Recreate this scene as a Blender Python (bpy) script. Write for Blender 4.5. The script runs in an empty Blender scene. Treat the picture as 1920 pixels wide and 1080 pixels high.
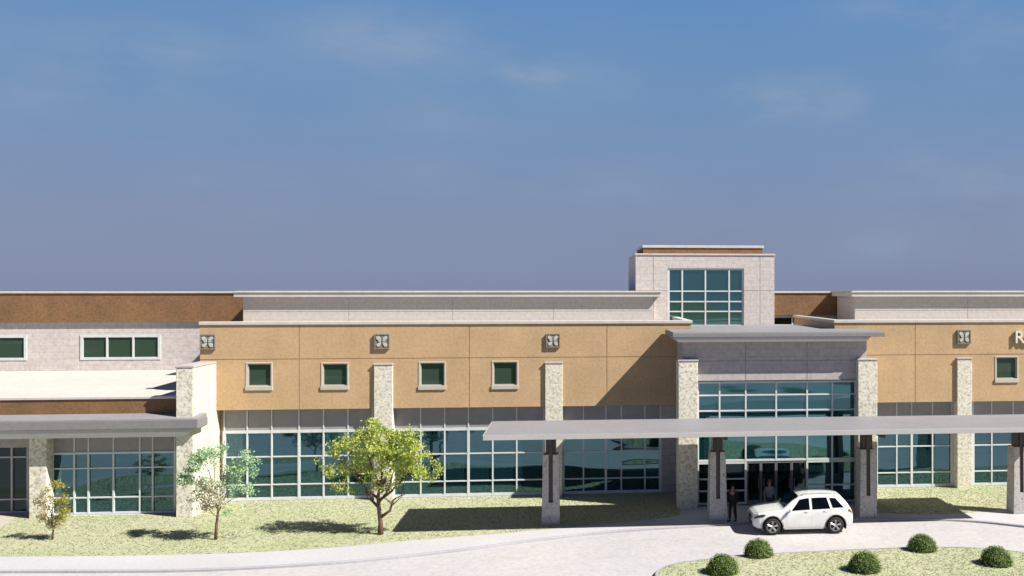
import bpy, bmesh, math, random
from mathutils import Vector, Matrix, noise
from mathutils.geometry import tessellate_polygon
R = random.Random(7)
scene = bpy.context.scene
COL = scene.collection

# ------------------------------------------------------------------ camera frame
F, CX, CY, H = 1800.0, 1258.0, 544.0, 11.0     # focal length in px of a 1920 wide frame, principal point, eye height
D0, TH = 51.83, math.radians(5.585)            # distance to the tan facade, its turn from the picture plane
cT, sT = math.cos(TH), math.sin(TH)

def U(px, w):
    t = (px - CX) / F
    return (t * (D0 + w * cT) + w * sT) / (cT - t * sT)
def YD(u, w): return D0 + u * sT + w * cT
def ZP(py, px, w): return H - (py - CY) * YD(U(px, w), w) / F
def G(px, py, z=0.0):
    Y = (H - z) * F / (py - CY)
    return ((px - CX) * Y / F, Y)
def L2W(u, w, z=0.0): return Vector((u * cT - w * sT, D0 + u * sT + w * cT, z))

# ------------------------------------------------------------------ helpers
def tag(o, label=None, cat=None, group=None, kind=None):
    if label: o['label'] = label
    if cat: o['category'] = cat
    if group: o['group'] = group
    if kind: o['kind'] = kind
    return o
def empty(name, loc=(0, 0, 0), rz=0.0):
    o = bpy.data.objects.new(name, None); COL.objects.link(o)
    o.location = loc; o.rotation_euler = (0, 0, rz); o.empty_display_size = 0.3
    return o
def obj(name, bm, mat, parent=None, smooth=False, recalc=True):
    if recalc: bmesh.ops.recalc_face_normals(bm, faces=bm.faces)
    me = bpy.data.meshes.new(name); bm.to_mesh(me); bm.free()
    if mat is not None: me.materials.append(mat)
    if smooth:
        for p in me.polygons: p.use_smooth = True
    o = bpy.data.objects.new(name, me); COL.objects.link(o)
    if parent: o.parent = parent
    return o
def BM(): return bmesh.new()
def box(bm, x0, x1, y0, y1, z0, z1):
    vs = [bm.verts.new((x, y, z)) for z in (z0, z1) for y in (y0, y1) for x in (x0, x1)]
    for f in ((0, 2, 3, 1), (4, 5, 7, 6), (0, 1, 5, 4), (2, 6, 7, 3), (0, 4, 6, 2), (1, 3, 7, 5)):
        bm.faces.new([vs[i] for i in f])
    return vs
def frustum(bm, b, t):
    """b, t = (x0,x1,y0,y1,z) lower and upper rectangles"""
    vs = [bm.verts.new((x, y, r[4])) for r in (b, t) for y in (r[2], r[3]) for x in (r[0], r[1])]
    for f in ((0, 2, 3, 1), (4, 5, 7, 6), (0, 1, 5, 4), (2, 6, 7, 3), (0, 4, 6, 2), (1, 3, 7, 5)):
        bm.faces.new([vs[i] for i in f])
def bevel(bm, w=0.02, seg=2):
    bmesh.ops.bevel(bm, geom=list(bm.edges), offset=w, segments=seg, affect='EDGES', profile=0.5)
def tube(bm, pts, rad, n=7, cap=True):
    rings = []
    pts = [Vector(p) for p in pts]
    for i, p in enumerate(pts):
        d = (pts[min(i + 1, len(pts) - 1)] - pts[max(i - 1, 0)]).normalized()
        a = d.orthogonal().normalized(); b = d.cross(a)
        if rings:                                   # keep the twist down
            pa = prev_a - d * prev_a.dot(d)
            if pa.length > 1e-4: a = pa.normalized(); b = d.cross(a)
        prev_a = a
        r = rad[i] if isinstance(rad, (list, tuple)) else rad
        rings.append([bm.verts.new(p + (a * math.cos(t) + b * math.sin(t)) * r) for t in [2 * math.pi * k / n for k in range(n)]])
    for r0, r1 in zip(rings, rings[1:]):
        for k in range(n):
            bm.faces.new((r0[k], r0[(k + 1) % n], r1[(k + 1) % n], r1[k]))
    if cap:
        bm.faces.new(list(reversed(rings[0]))); bm.faces.new(rings[-1])
def lathe_y(bm, prof, n=40, cy=0.0):
    """profile of (radius, y) revolved about the local Y axis"""
    rings = [[bm.verts.new((r * math.cos(2 * math.pi * k / n), y + cy, r * math.sin(2 * math.pi * k / n))) for k in range(n)] for r, y in prof]
    for a, b in zip(rings, rings[1:]):
        for k in range(n): bm.faces.new((a[k], a[(k + 1) % n], b[(k + 1) % n], b[k]))
def sheet(bm, pts, z):
    vs = [bm.verts.new((p[0], p[1], z)) for p in pts]
    for t in tessellate_polygon([[Vector((p[0], p[1], 0)) for p in pts]]):
        f = bm.faces.new([vs[i] for i in t]); f.normal_update()
        if f.normal.z < 0: f.normal_flip()
def spline(pts, n=10):
    out = []
    P = [Vector((p[0], p[1], 0)) for p in pts]
    for i in range(len(P) - 1):
        p0, p1, p2, p3 = P[max(i - 1, 0)], P[i], P[i + 1], P[min(i + 2, len(P) - 1)]
        for k in range(n):
            t = k / n
            q = 0.5 * ((2 * p1) + (p2 - p0) * t + (2 * p0 - 5 * p1 + 4 * p2 - p3) * t * t + (3 * p1 - p0 - 3 * p2 + p3) * t ** 3)
            out.append((q.x, q.y))
    out.append((P[-1].x, P[-1].y))
    return out
def wall_cells(bm, u0, u1, z0, z1, w, depth, holes=(), joints_u=(), joints_z=(), jw=0.035, jd=0.03):
    """a wall panel facing -w with real openings (u0,u1,z0,z1) and shallow grooves"""
    us = {u0, u1}; zs = {z0, z1}
    for h in holes: us |= {h[0], h[1]}; zs |= {h[2], h[3]}
    for j in joints_u: us |= {j - jw / 2, j + jw / 2}
    for j in joints_z: zs |= {j - jw / 2, j + jw / 2}
    us = sorted(u for u in us if u0 <= u <= u1); zs = sorted(z for z in zs if z0 <= z <= z1)
    nu, nz = len(us) - 1, len(zs) - 1
    def off(i, k):
        if i < 0 or k < 0 or i >= nu or k >= nz: return None
        uc, zc = (us[i] + us[i + 1]) / 2, (zs[k] + zs[k + 1]) / 2
        for h in holes:
            if h[0] < uc < h[1] and h[2] < zc < h[3]: return None
        for j in joints_u:
            if abs(uc - j) < jw / 2: return jd
        for j in joints_z:
            if abs(zc - j) < jw / 2: return jd
        return 0.0
    q = lambda *v: bm.faces.new([bm.verts.new(p) for p in v])
    for i in range(nu):
        for k in range(nz):
            o = off(i, k)
            if o is None: continue
            a, b, c, d = us[i], us[i + 1], zs[k], zs[k + 1]
            q((a, w + o, c), (b, w + o, c), (b, w + o, d), (a, w + o, d))
            for (di, dk, e0, e1) in ((-1, 0, (a, c), (a, d)), (1, 0, (b, d), (b, c)), (0, -1, (b, c), (a, c)), (0, 1, (a, d), (b, d))):
                n = off(i + di, k + dk)
                far = depth if n is None else n
                if far > o + 1e-6:
                    q((e0[0], w + o, e0[1]), (e0[0], w + far, e0[1]), (e1[0], w + far, e1[1]), (e1[0], w + o, e1[1]))

# ------------------------------------------------------------------ materials
def new_mat(name):
    m = bpy.data.materials.new(name); m.use_nodes = True
    nt = m.node_tree; b = nt.nodes['Principled BSDF']
    return m, nt, b
def N(nt, typ, **kw):
    n = nt.nodes.new(typ)
    for k, v in kw.items():
        if k in n.inputs: n.inputs[k].default_value = v
        else: setattr(n, k, v)
    return n
def ramp(nt, stops):
    r = nt.nodes.new('ShaderNodeValToRGB')
    el = r.color_ramp.elements
    while len(el) < len(stops): el.new(0.5)
    for e, (p, c) in zip(el, stops): e.position = p; e.color = (*c, 1)
    return r
def mix(nt, fac, a, b, typ='MIX'):
    m = nt.nodes.new('ShaderNodeMix'); m.data_type = 'RGBA'; m.blend_type = typ
    for s, v in ((0, fac), (6, a), (7, b)):
        if hasattr(v, 'links') or hasattr(v, 'is_linked'): nt.links.new(v, m.inputs[s])
        else: m.inputs[s].default_value = v if s == 0 else (*v, 1)
    return m.outputs[2]
def sc3(c, k): return tuple(min(1, x * k) for x in c)
def grain(name, col, var=0.12, big=0.35, fine=9.0, rough=0.85, bump=0.25, dirt=0.0, tint=None):
    """stucco / concrete like surface: large soft patches, fine grain, optional dirt"""
    m, nt, b = new_mat(name)
    tc = nt.nodes.new('ShaderNodeTexCoord')
    n1 = N(nt, 'ShaderNodeTexNoise', Scale=big, Detail=4.0, Roughness=0.6)
    n2 = N(nt, 'ShaderNodeTexNoise', Scale=fine, Detail=5.0, Roughness=0.7)
    for n in (n1, n2): nt.links.new(tc.outputs['Object'], n.inputs['Vector'])
    r1 = ramp(nt, [(0.3, sc3(col, 1 - var)), (0.7, sc3(tint or col, 1 + var * 0.6))])
    r2 = ramp(nt, [(0.33, (1 - var * 1.5,) * 3), (0.5, (1, 1, 1)), (0.67, (1 + var,) * 3)])
    nt.links.new(n1.outputs[0], r1.inputs[0]); nt.links.new(n2.outputs[0], r2.inputs[0])
    c = mix(nt, 1.0, r1.outputs[0], r2.outputs[0], 'MULTIPLY')
    if dirt:
        n3 = N(nt, 'ShaderNodeTexNoise', Scale=0.9, Detail=8.0, Roughness=0.75)
        mp = N(nt, 'ShaderNodeMapping'); mp.inputs['Scale'].default_value = (1.6, 1.6, 0.25)
        nt.links.new(tc.outputs['Object'], mp.inputs[0]); nt.links.new(mp.outputs[0], n3.inputs['Vector'])
        r3 = ramp(nt, [(0.5, (1, 1, 1)), (0.8, (1 - dirt,) * 3)])
        nt.links.new(n3.outputs[0], r3.inputs[0])
        c = mix(nt, 1.0, c, r3.outputs[0], 'MULTIPLY')
    nt.links.new(c, b.inputs['Base Color'])
    b.inputs['Roughness'].default_value = rough
    if 'Specular IOR Level' in b.inputs: b.inputs['Specular IOR Level'].default_value = 0.25
    if bump:
        bp = N(nt, 'ShaderNodeBump', Strength=bump, Distance=0.02)
        nt.links.new(n2.outputs[0], bp.inputs['Height']); nt.links.new(bp.outputs[0], b.inputs['Normal'])
    return m
def facemap(nt, scale=1.0):
    """object coordinates laid on upright faces: (x + y, z)"""
    tc = nt.nodes.new('ShaderNodeTexCoord'); sp = nt.nodes.new('ShaderNodeSeparateXYZ')
    nt.links.new(tc.outputs['Object'], sp.inputs[0])
    ad = N(nt, 'ShaderNodeMath', operation='ADD'); nt.links.new(sp.outputs[0], ad.inputs[0]); nt.links.new(sp.outputs[1], ad.inputs[1])
    cb = nt.nodes.new('ShaderNodeCombineXYZ'); nt.links.new(ad.outputs[0], cb.inputs[0]); nt.links.new(sp.outputs[2], cb.inputs[1])
    return tc, cb.outputs[0]
def block(name, c1, c2, cm, bw=0.6, bh=0.3, mortar=0.02, var=0.1):
    m, nt, b = new_mat(name)
    tc, uv = facemap(nt)
    br = N(nt, 'ShaderNodeTexBrick', Scale=1.0)
    br.inputs['Color1'].default_value = (*c1, 1); br.inputs['Color2'].default_value = (*c2, 1); br.inputs['Mortar'].default_value = (*cm, 1)
    br.inputs['Mortar Size'].default_value = mortar; br.inputs['Brick Width'].default_value = bw; br.inputs['Row Height'].default_value = bh
    br.inputs['Bias'].default_value = 0.0
    nt.links.new(uv, br.inputs['Vector'])
    n2 = N(nt, 'ShaderNodeTexNoise', Scale=5.0, Detail=6.0, Roughness=0.7); nt.links.new(tc.outputs['Object'], n2.inputs['Vector'])
    r2 = ramp(nt, [(0.3, (1 - var * 1.6,) * 3), (0.7, (1 + var,) * 3)]); nt.links.new(n2.outputs[0], r2.inputs[0])
    c = mix(nt, 1.0, br.outputs['Color'], r2.outputs[0], 'MULTIPLY')
    nt.links.new(c, b.inputs['Base Color']); b.inputs['Roughness'].default_value = 0.9
    bp = N(nt, 'ShaderNodeBump', Strength=0.35, Distance=0.02)
    nt.links.new(n2.outputs[0], bp.inputs['Height']); nt.links.new(bp.outputs[0], b.inputs['Normal'])
    return m
def rubble(name, light, dark, scale=3.2, amount=0.35, joint=0.35):
    """pale rough limestone, broken by grey pits and a few open joints"""
    m, nt, b = new_mat(name)
    tc, uv = facemap(nt)
    wn = N(nt, 'ShaderNodeTexNoise', Scale=2.2, Detail=3.0); nt.links.new(tc.outputs['Object'], wn.inputs['Vector'])
    wo = mix(nt, 0.12, uv, wn.outputs['Color'], 'ADD')
    mp = N(nt, 'ShaderNodeMapping'); mp.inputs['Scale'].default_value = (1.0, 2.1, 1.0); nt.links.new(wo, mp.inputs[0])
    v = N(nt, 'ShaderNodeTexVoronoi', Scale=scale, feature='DISTANCE_TO_EDGE'); nt.links.new(mp.outputs[0], v.inputs['Vector'])
    vc = N(nt, 'ShaderNodeTexVoronoi', Scale=scale); nt.links.new(mp.outputs[0], vc.inputs['Vector'])
    n = N(nt, 'ShaderNodeTexNoise', Scale=7.5, Detail=3.0, Roughness=0.6); nt.links.new(tc.outputs['Object'], n.inputs['Vector'])
    r1 = ramp(nt, [(0.0, dark), (0.03, sc3(light, 0.8)), (0.06, (1, 1, 1))]); nt.links.new(v.outputs[0], r1.inputs[0])
    rc = ramp(nt, [(0.0, sc3(light, 0.86)), (0.5, light), (1.0, sc3(light, 0.96))])
    sp = nt.nodes.new('ShaderNodeSeparateColor'); nt.links.new(vc.outputs['Color'], sp.inputs[0]); nt.links.new(sp.outputs[0], rc.inputs[0])
    c = mix(nt, joint, rc.outputs[0], r1.outputs[0], 'MULTIPLY')
    r2 = ramp(nt, [(0.33, dark), (0.33 + 0.14 * amount, (1, 1, 1))]); nt.links.new(n.outputs[0], r2.inputs[0])
    c = mix(nt, 0.8, c, r2.outputs[0], 'MULTIPLY')
    nt.links.new(c, b.inputs['Base Color']); b.inputs['Roughness'].default_value = 0.9; b.inputs['Specular IOR Level'].default_value = 0.2
    bp = N(nt, 'ShaderNodeBump', Strength=0.4, Distance=0.03)
    nt.links.new(n.outputs[0], bp.inputs['Height']); nt.links.new(bp.outputs[0], b.inputs['Normal'])
    return m
def plain(name, col, rough=0.5, metal=0.0, spec=0.5, coat=0.0):
    m, nt, b = new_mat(name)
    tc = nt.nodes.new('ShaderNodeTexCoord')
    n = N(nt, 'ShaderNodeTexNoise', Scale=3.0, Detail=4.0); nt.links.new(tc.outputs['Object'], n.inputs['Vector'])
    r = ramp(nt, [(0.3, sc3(col, 0.92)), (0.7, sc3(col, 1.05))]); nt.links.new(n.outputs[0], r.inputs[0])
    nt.links.new(r.outputs[0], b.inputs['Base Color'])
    b.inputs['Roughness'].default_value = rough; b.inputs['Metallic'].default_value = metal
    b.inputs['Specular IOR Level'].default_value = spec
    if coat: b.inputs['Coat Weight'].default_value = coat; b.inputs['Coat Roughness'].default_value = 0.05
    return m
def glass(name, body, refl, fac, wob=0.06):
    """dark tinted mirror glass, each sheet a little bowed so that what it mirrors runs in waves"""
    m = bpy.data.materials.new(name); m.use_nodes = True; nt = m.node_tree; nt.nodes.clear()
    out = nt.nodes.new('ShaderNodeOutputMaterial')
    tc = nt.nodes.new('ShaderNodeTexCoord')
    mp = N(nt, 'ShaderNodeMapping'); mp.inputs['Scale'].default_value = (0.22, 0.3, 1.0); mp.inputs['Rotation'].default_value = (0, math.radians(4), 0); nt.links.new(tc.outputs['Object'], mp.inputs[0])
    n = N(nt, 'ShaderNodeTexNoise', Scale=0.75, Detail=1.2, Roughness=0.45); nt.links.new(mp.outputs[0], n.inputs['Vector'])
    bp = N(nt, 'ShaderNodeBump', Strength=1.0, Distance=wob); nt.links.new(n.outputs[0], bp.inputs['Height'])
    d = N(nt, 'ShaderNodeBsdfDiffuse'); d.inputs[0].default_value = (*body, 1)
    g = N(nt, 'ShaderNodeBsdfGlossy'); g.inputs['Color'].default_value = (*refl, 1); g.inputs['Roughness'].default_value = 0.03
    nt.links.new(bp.outputs[0], g.inputs['Normal'])
    lw = N(nt, 'ShaderNodeFresnel'); lw.inputs[0].default_value = 1.5
    mr = N(nt, 'ShaderNodeMapRange'); mr.inputs[1].default_value = 0.0; mr.inputs[2].default_value = 1.0
    mr.inputs[3].default_value = fac; mr.inputs[4].default_value = 1.0; nt.links.new(lw.outputs[0], mr.inputs[0])
    ms = nt.nodes.new('ShaderNodeMixShader'); nt.links.new(mr.outputs[0], ms.inputs[0])
    nt.links.new(d.outputs[0], ms.inputs[1]); nt.links.new(g.outputs[0], ms.inputs[2]); nt.links.new(ms.outputs[0], out.inputs[0])
    return m
def leafmat(name, cols, trans=0.35):
    m = bpy.data.materials.new(name); m.use_nodes = True; nt = m.node_tree; nt.nodes.clear()
    out = nt.nodes.new('ShaderNodeOutputMaterial')
    tc = nt.nodes.new('ShaderNodeTexCoord'); gm = nt.nodes.new('ShaderNodeNewGeometry')
    n = N(nt, 'ShaderNodeTexNoise', Scale=1.1, Detail=2.0); nt.links.new(tc.outputs['Object'], n.inputs['Vector'])
    mx = N(nt, 'ShaderNodeMath', operation='MULTIPLY_ADD'); nt.links.new(gm.outputs['Random Per Island'], mx.inputs[0])
    mx.inputs[1].default_value = 0.55
    nt.links.new(n.outputs[0], mx.inputs[2])
    k = len(cols) - 1
    r = ramp(nt, [(0.3 + 0.8 * i / max(k, 1) * 0.8, c) for i, c in enumerate(cols)]); nt.links.new(mx.outputs[0], r.inputs[0])
    d = nt.nodes.new('ShaderNodeBsdfDiffuse'); t = nt.nodes.new('ShaderNodeBsdfTranslucent'); ms = nt.nodes.new('ShaderNodeMixShader')
    ms.inputs[0].default_value = trans
    nt.links.new(r.outputs[0], d.inputs[0]); nt.links.new(r.outputs[0], t.inputs[0])
    nt.links.new(d.outputs[0], ms.inputs[1]); nt.links.new(t.outputs[0], ms.inputs[2]); nt.links.new(ms.outputs[0], out.inputs[0])
    return m

M = {}
M['tan'] = grain('tan_stucco', (0.575, 0.395, 0.22), var=0.10, big=0.5, fine=7.0, bump=0.3, dirt=0.10, tint=(0.60, 0.405, 0.225))
M['brown'] = grain('brown_stucco', (0.245, 0.145, 0.07), var=0.18, big=0.6, fine=7.0, bump=0.3, tint=(0.265, 0.14, 0.065))
M['brick'] = block('pale_block', (0.69, 0.615, 0.575), (0.655, 0.585, 0.55), (0.58, 0.52, 0.49), 0.8, 0.4, 0.02, 0.14)
M['pentbrick'] = block('plain_block', (0.62, 0.56, 0.52), (0.60, 0.54, 0.50), (0.55, 0.495, 0.46), 1.2, 0.3, 0.015, 0.10)
M['shaded_greybrick'] = block('shaded_grey_block', (0.52, 0.47, 0.455), (0.49, 0.44, 0.43), (0.44, 0.40, 0.39), 0.8, 0.4, 0.025, 0.12)  # pale block greyed partway, the bay's shade worked into its colour
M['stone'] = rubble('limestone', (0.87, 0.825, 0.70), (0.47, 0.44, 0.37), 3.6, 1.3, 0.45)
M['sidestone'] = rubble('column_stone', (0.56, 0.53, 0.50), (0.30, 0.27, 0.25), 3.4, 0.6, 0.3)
M['coping'] = grain('white_coping', (0.63, 0.59, 0.54), var=0.05, big=0.4, fine=6, bump=0.05, rough=0.6, dirt=0.15)
M['beige'] = grain('beige_surround', (0.56, 0.52, 0.43), var=0.05, big=0.6, fine=8, bump=0.05, rough=0.7)
M['roof'] = grain('white_roof', (0.60, 0.575, 0.52), var=0.06, big=0.25, fine=3, bump=0.1, dirt=0.12)
M['metalroof'] = grain('grey_metal_roof', (0.29, 0.282, 0.295), var=0.06, big=0.3, fine=4, bump=0.05, rough=0.55)
M['fascia'] = grain('grey_fascia', (0.255, 0.245, 0.245), var=0.06, big=0.4, fine=6, bump=0.05, rough=0.6)
M['lip'] = grain('pale_lip', (0.50, 0.48, 0.47), var=0.05, big=0.4, fine=6, bump=0.05, rough=0.6)
M['soffit'] = grain('soffit', (0.30, 0.28, 0.27), var=0.05, big=0.4, fine=6, bump=0.0)
M['frame'] = plain('white_aluminium', (0.70, 0.73, 0.72), 0.45)
M['greyframe'] = plain('grey_aluminium', (0.20, 0.19, 0.19), 0.5)
M['spandrel'] = plain('grey_spandrel', (0.33, 0.31, 0.315), 0.5)
M['glass'] = glass('teal_glass', (0.005, 0.022, 0.034), (0.30, 0.56, 0.68), 0.185)
M['greenglass'] = glass('green_glass', (0.045, 0.078, 0.054), (0.22, 0.30, 0.28), 0.08)
M['skyglass'] = glass('tower_glass', (0.008, 0.035, 0.04), (0.36, 0.66, 0.60), 0.40, 0.012)
M['darkglass'] = glass('dark_glass', (0.003, 0.005, 0.006), (0.30, 0.42, 0.46), 0.06)
M['entryglass'] = glass('entry_glass', (0.006, 0.030, 0.036), (0.30, 0.63, 0.74), 0.26)
M['steel'] = plain('brown_steel', (0.055, 0.038, 0.032), 0.5)
M['plaque'] = grain('grey_plaque', (0.26, 0.235, 0.19), var=0.1, big=2, fine=20)
M['motif'] = grain('pale_motif', (0.58, 0.58, 0.52), var=0.1, big=2, fine=20)
M['letter'] = plain('cream_letter', (0.80, 0.76, 0.66), 0.5)
M['concrete'] = grain('drive_concrete', (0.50, 0.485, 0.50), var=0.09, big=0.13, fine=5.5, bump=0.2, rough=0.9, dirt=0.10, tint=(0.525, 0.50, 0.485))
M['walk'] = grain('walk_concrete', (0.53, 0.515, 0.53), var=0.07, big=0.2, fine=6.5, bump=0.15, rough=0.9)
M['kerb'] = grain('kerb_concrete', (0.40, 0.39, 0.41), var=0.08, big=0.4, fine=8, bump=0.15)
M['path'] = grain('path_paving', (0.50, 0.45, 0.38), var=0.07, big=0.3, fine=6, bump=0.15)
def lawnmat(name):
    m, nt, b = new_mat(name)
    tc = nt.nodes.new('ShaderNodeTexCoord')
    a = N(nt, 'ShaderNodeTexNoise', Scale=0.22, Detail=4.0); c = N(nt, 'ShaderNodeTexNoise', Scale=3.6, Detail=6.0, Roughness=0.75); d = N(nt, 'ShaderNodeTexNoise', Scale=14.0, Detail=3.0, Roughness=0.8)
    for n in (a, c, d): nt.links.new(tc.outputs['Object'], n.inputs['Vector'])
    r = ramp(nt, [(0.3, (0.39, 0.43, 0.24)), (0.5, (0.44, 0.46, 0.29)), (0.72, (0.48, 0.46, 0.32))]); nt.links.new(a.outputs[0], r.inputs[0])
    r2 = ramp(nt, [(0.32, (0.90, 0.91, 0.88)), (0.5, (1, 1, 1)), (0.68, (1.14, 1.12, 1.14))]); nt.links.new(c.outputs[0], r2.inputs[0])
    r3 = ramp(nt, [(0.35, (0.88, 0.90, 0.85)), (0.5, (1, 1, 1)), (0.66, (1.14, 1.13, 1.14))]); nt.links.new(d.outputs[0], r3.inputs[0])
    x = mix(nt, 1.0, r.outputs[0], r2.outputs[0], 'MULTIPLY'); x = mix(nt, 1.0, x, r3.outputs[0], 'MULTIPLY')
    nt.links.new(x, b.inputs['Base Color']); b.inputs['Roughness'].default_value = 0.95; b.inputs['Specular IOR Level'].default_value = 0.1
    bp = N(nt, 'ShaderNodeBump', Strength=0.4, Distance=0.04); nt.links.new(d.outputs[0], bp.inputs['Height']); nt.links.new(bp.outputs[0], b.inputs['Normal'])
    return m
M['lawn'] = lawnmat('dry_lawn')
M['tuft'] = leafmat('grass_blades', [(0.46, 0.51, 0.30), (0.55, 0.575, 0.37), (0.64, 0.62, 0.45)], 0.5)
M['land'] = grain('land', (0.11, 0.125, 0.075), var=0.2, big=0.03, fine=0.4, bump=0.0, rough=0.95)

# ------------------------------------------------------------------ THE BUILDING
FARL, FARR = -420, 2420
B = tag(empty('hospital_building', (0, D0, 0), TH), 'long two storey tan building with flat roofs, stone pilasters and a glazed entrance tower', 'building')

def window(name, us, zs, w, pane_mat, frame_w=0.09, thick=(), split=None, parent=B, sill=False, spandrel=None, depth=0.14, fmat=None, outer=None):
    """us, zs: bar centre lines; frame is the part, pane and spandrel panel its sub-parts"""
    fm = BM(); ow = outer or frame_w
    for i, u in enumerate(us):
        h = (ow if i in (0, len(us) - 1) else (frame_w * 1.7 if i in thick else frame_w)) / 2
        box(fm, u - h, u + h, w - 0.06, w - 0.06 + depth, zs[0] - ow / 2, zs[-1] + ow / 2)
    for k, z in enumerate(zs):
        h = (ow if k in (0, len(zs) - 1) else frame_w * 0.85) / 2
        for a, b_ in zip(us, us[1:]):
            ia, ib = us.index(a), us.index(b_)
            ha = (ow if ia == 0 else (frame_w * 1.7 if ia in thick else frame_w)) / 2
            hb = (ow if ib == len(us) - 1 else (frame_w * 1.7 if ib in thick else frame_w)) / 2
            box(fm, a + ha + 0.001, b_ - hb - 0.001, w - 0.052, w - 0.06 + depth, z - h, z + h)
    if spandrel:
        for i, u in enumerate(us): box(fm, u - 0.03, u + 0.03, w - 0.05, w - 0.012, zs[-1] + ow / 2 + 0.004, spandrel - 0.004)
    if sill:
        box(fm, us[0] - ow / 2 - 0.06, us[-1] + ow / 2 + 0.06, w - 0.16, w + 0.02, zs[0] - ow / 2 - 0.20, zs[0] - ow / 2 - 0.004)
    f = obj(name, fm, fmat or M['frame'], parent)
    pm = BM()
    for a, b_ in zip(us, us[1:]):
        for z0, z1 in zip(zs, zs[1:]):
            j = R.uniform(-0.004, 0.004)
            vs = [pm.verts.new(p) for p in ((a, w + 0.02 + j, z0), (b_, w + 0.02 - j, z0), (b_, w + 0.02 - j, z1), (a, w + 0.02 + j, z1))]
            vb = [pm.verts.new((v.co.x, w + 0.05, v.co.z)) for v in vs]
            pm.faces.new(vs); pm.faces.new(vb[::-1])
            for q in range(4): pm.faces.new((vs[q], vb[q], vb[(q + 1) % 4], vs[(q + 1) % 4]))
    obj('pane', pm, pane_mat, f)
    if spandrel:
        sm = BM(); box(sm, us[0] - ow / 2, us[-1] + ow / 2, w - 0.01, w + 0.06, zs[-1] + ow / 2 + 0.002, spandrel)
        s = obj('spandrel_panel', sm, M['spandrel'], f)
    return f
def ulist(pxs, w): return [U(p, w) for p in pxs]

def plain_box(name, mat, *b, parent=B, bev=0.0, label=None):
    bm = BM(); box(bm, *b)
    if bev: bevel(bm, bev)
    o = obj(name, bm, mat, parent)
    if label: o['label'] = label
    return o

WG = 0.45
uTL, uTR = U(375, 0), U(1296, 0)          # left tan block
uRL, uRR = U(1565, 0), U(FARR, 0)         # right tan block
ZS, ZT = 4.80, 9.20
zj = 7.42

def hole(g, w=0.0):
    x0, x1, y0, y1 = g
    xc = (x0 + x1) / 2
    return (U(x0, w), U(x1, w), ZP(y1, xc, w), ZP(y0, xc, w))
smallL = [hole((464, 508, 682, 724)), hole((605, 651, 682, 723)), hole((788, 833, 680.5, 723)), hole((925, 969, 679, 722))]
smallR = [hole((1868, 1906.5, 670, 710)), hole((2010, 2050, 669, 709)), hole((2190, 2230, 668, 708))]
bm = BM(); wall_cells(bm, uTL, uTR, ZS, ZT, 0.0, WG + 0.1, smallL, ulist((561, 880, 1138), 0), (zj,))
obj('facade_wall', bm, M['tan'], B)['label'] = 'tan stucco upper wall left of the entrance'
bm = BM(); wall_cells(bm, uRL, uRR, ZS, ZT, 0.0, WG + 0.1, smallR, ulist((1716, 1960, 2260), 0), (zj,))
obj('facade_wall', bm, M['tan'], B)['label'] = 'tan stucco upper wall right of the entrance'
for h in smallL + smallR:
    window('window', [h[0] + 0.02, h[1] - 0.02], [h[2] + 0.02, h[3] - 0.02], 0.10, M['greenglass'], 0.05, sill=False, outer=0.05, depth=0.10, fmat=M['beige'])
    bm = BM()
    o = 0.0
    box(bm, h[0] - 0.09, h[0] + 0.0, -0.025, 0.05, h[2], h[3])
    box(bm, h[1] - 0.0, h[1] + 0.09, -0.025, 0.05, h[2], h[3])
    box(bm, h[0] - 0.09, h[1] + 0.09, -0.03, 0.05, h[3], h[3] + 0.07)
    box(bm, h[0] - 0.10, h[1] + 0.10, -0.07, 0.05, h[2] - 0.22, h[2])
    bevel(bm, 0.012, 1)
    obj('window_surround', bm, M['beige'], B)
# copings and parapets
def coping(u0, u1, w0, w1, z0, z1, parent=B, mat='coping'):
    bm = BM(); box(bm, u0, u1, w0, w1, z0, z1); bevel(bm, 0.015, 1)
    return obj('coping', bm, M[mat], parent)
coping(uTL - 0.05, uTR + 0.06, -0.07, 0.38, ZT + 0.002, ZT + 0.17)
coping(uTR - 0.34, uTR + 0.06, 0.382, 10.0, ZT + 0.002, ZT + 0.166)
coping(uRL - 0.06, uRR, -0.07, 0.38, ZT + 0.002, ZT + 0.17)
coping(uRL - 0.06, uRL + 0.34, 0.382, 10.0, ZT + 0.002, ZT + 0.166)
# masses behind the walls
def mass(name, mat, roofz, u0, u1, w0, w1, z0, z1, roof=True):
    o = plain_box(name, M[mat], u0, u1, w0, w1, z0, z1)
    if roof: plain_box('roof', M['roof'], u0 + 0.02, u1 - 0.02, w0 + 0.02, w1 - 0.02, z1 + 0.004, z1 + 0.05)
    return o
mass('side_wall', 'tan', 0, uTL + 0.01, uTR - 0.01, 0.56, 10.05, 0.0, 8.9)
mass('side_wall', 'tan', 0, uRL + 0.01, uRR - 0.01, 0.56, 10.05, 0.0, 8.9)
plain_box('parapet', M['tan'], uTR - 0.30, uTR - 0.005, 0.56, 9.9, 8.96, ZT)
plain_box('parapet', M['tan'], uRL + 0.005, uRL + 0.30, 0.56, 9.9, 8.96, ZT)
plain_box('parapet', M['tan'], uTL + 0.005, uTL + 0.30, 0.56, 9.9, 8.96, ZT)

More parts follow.
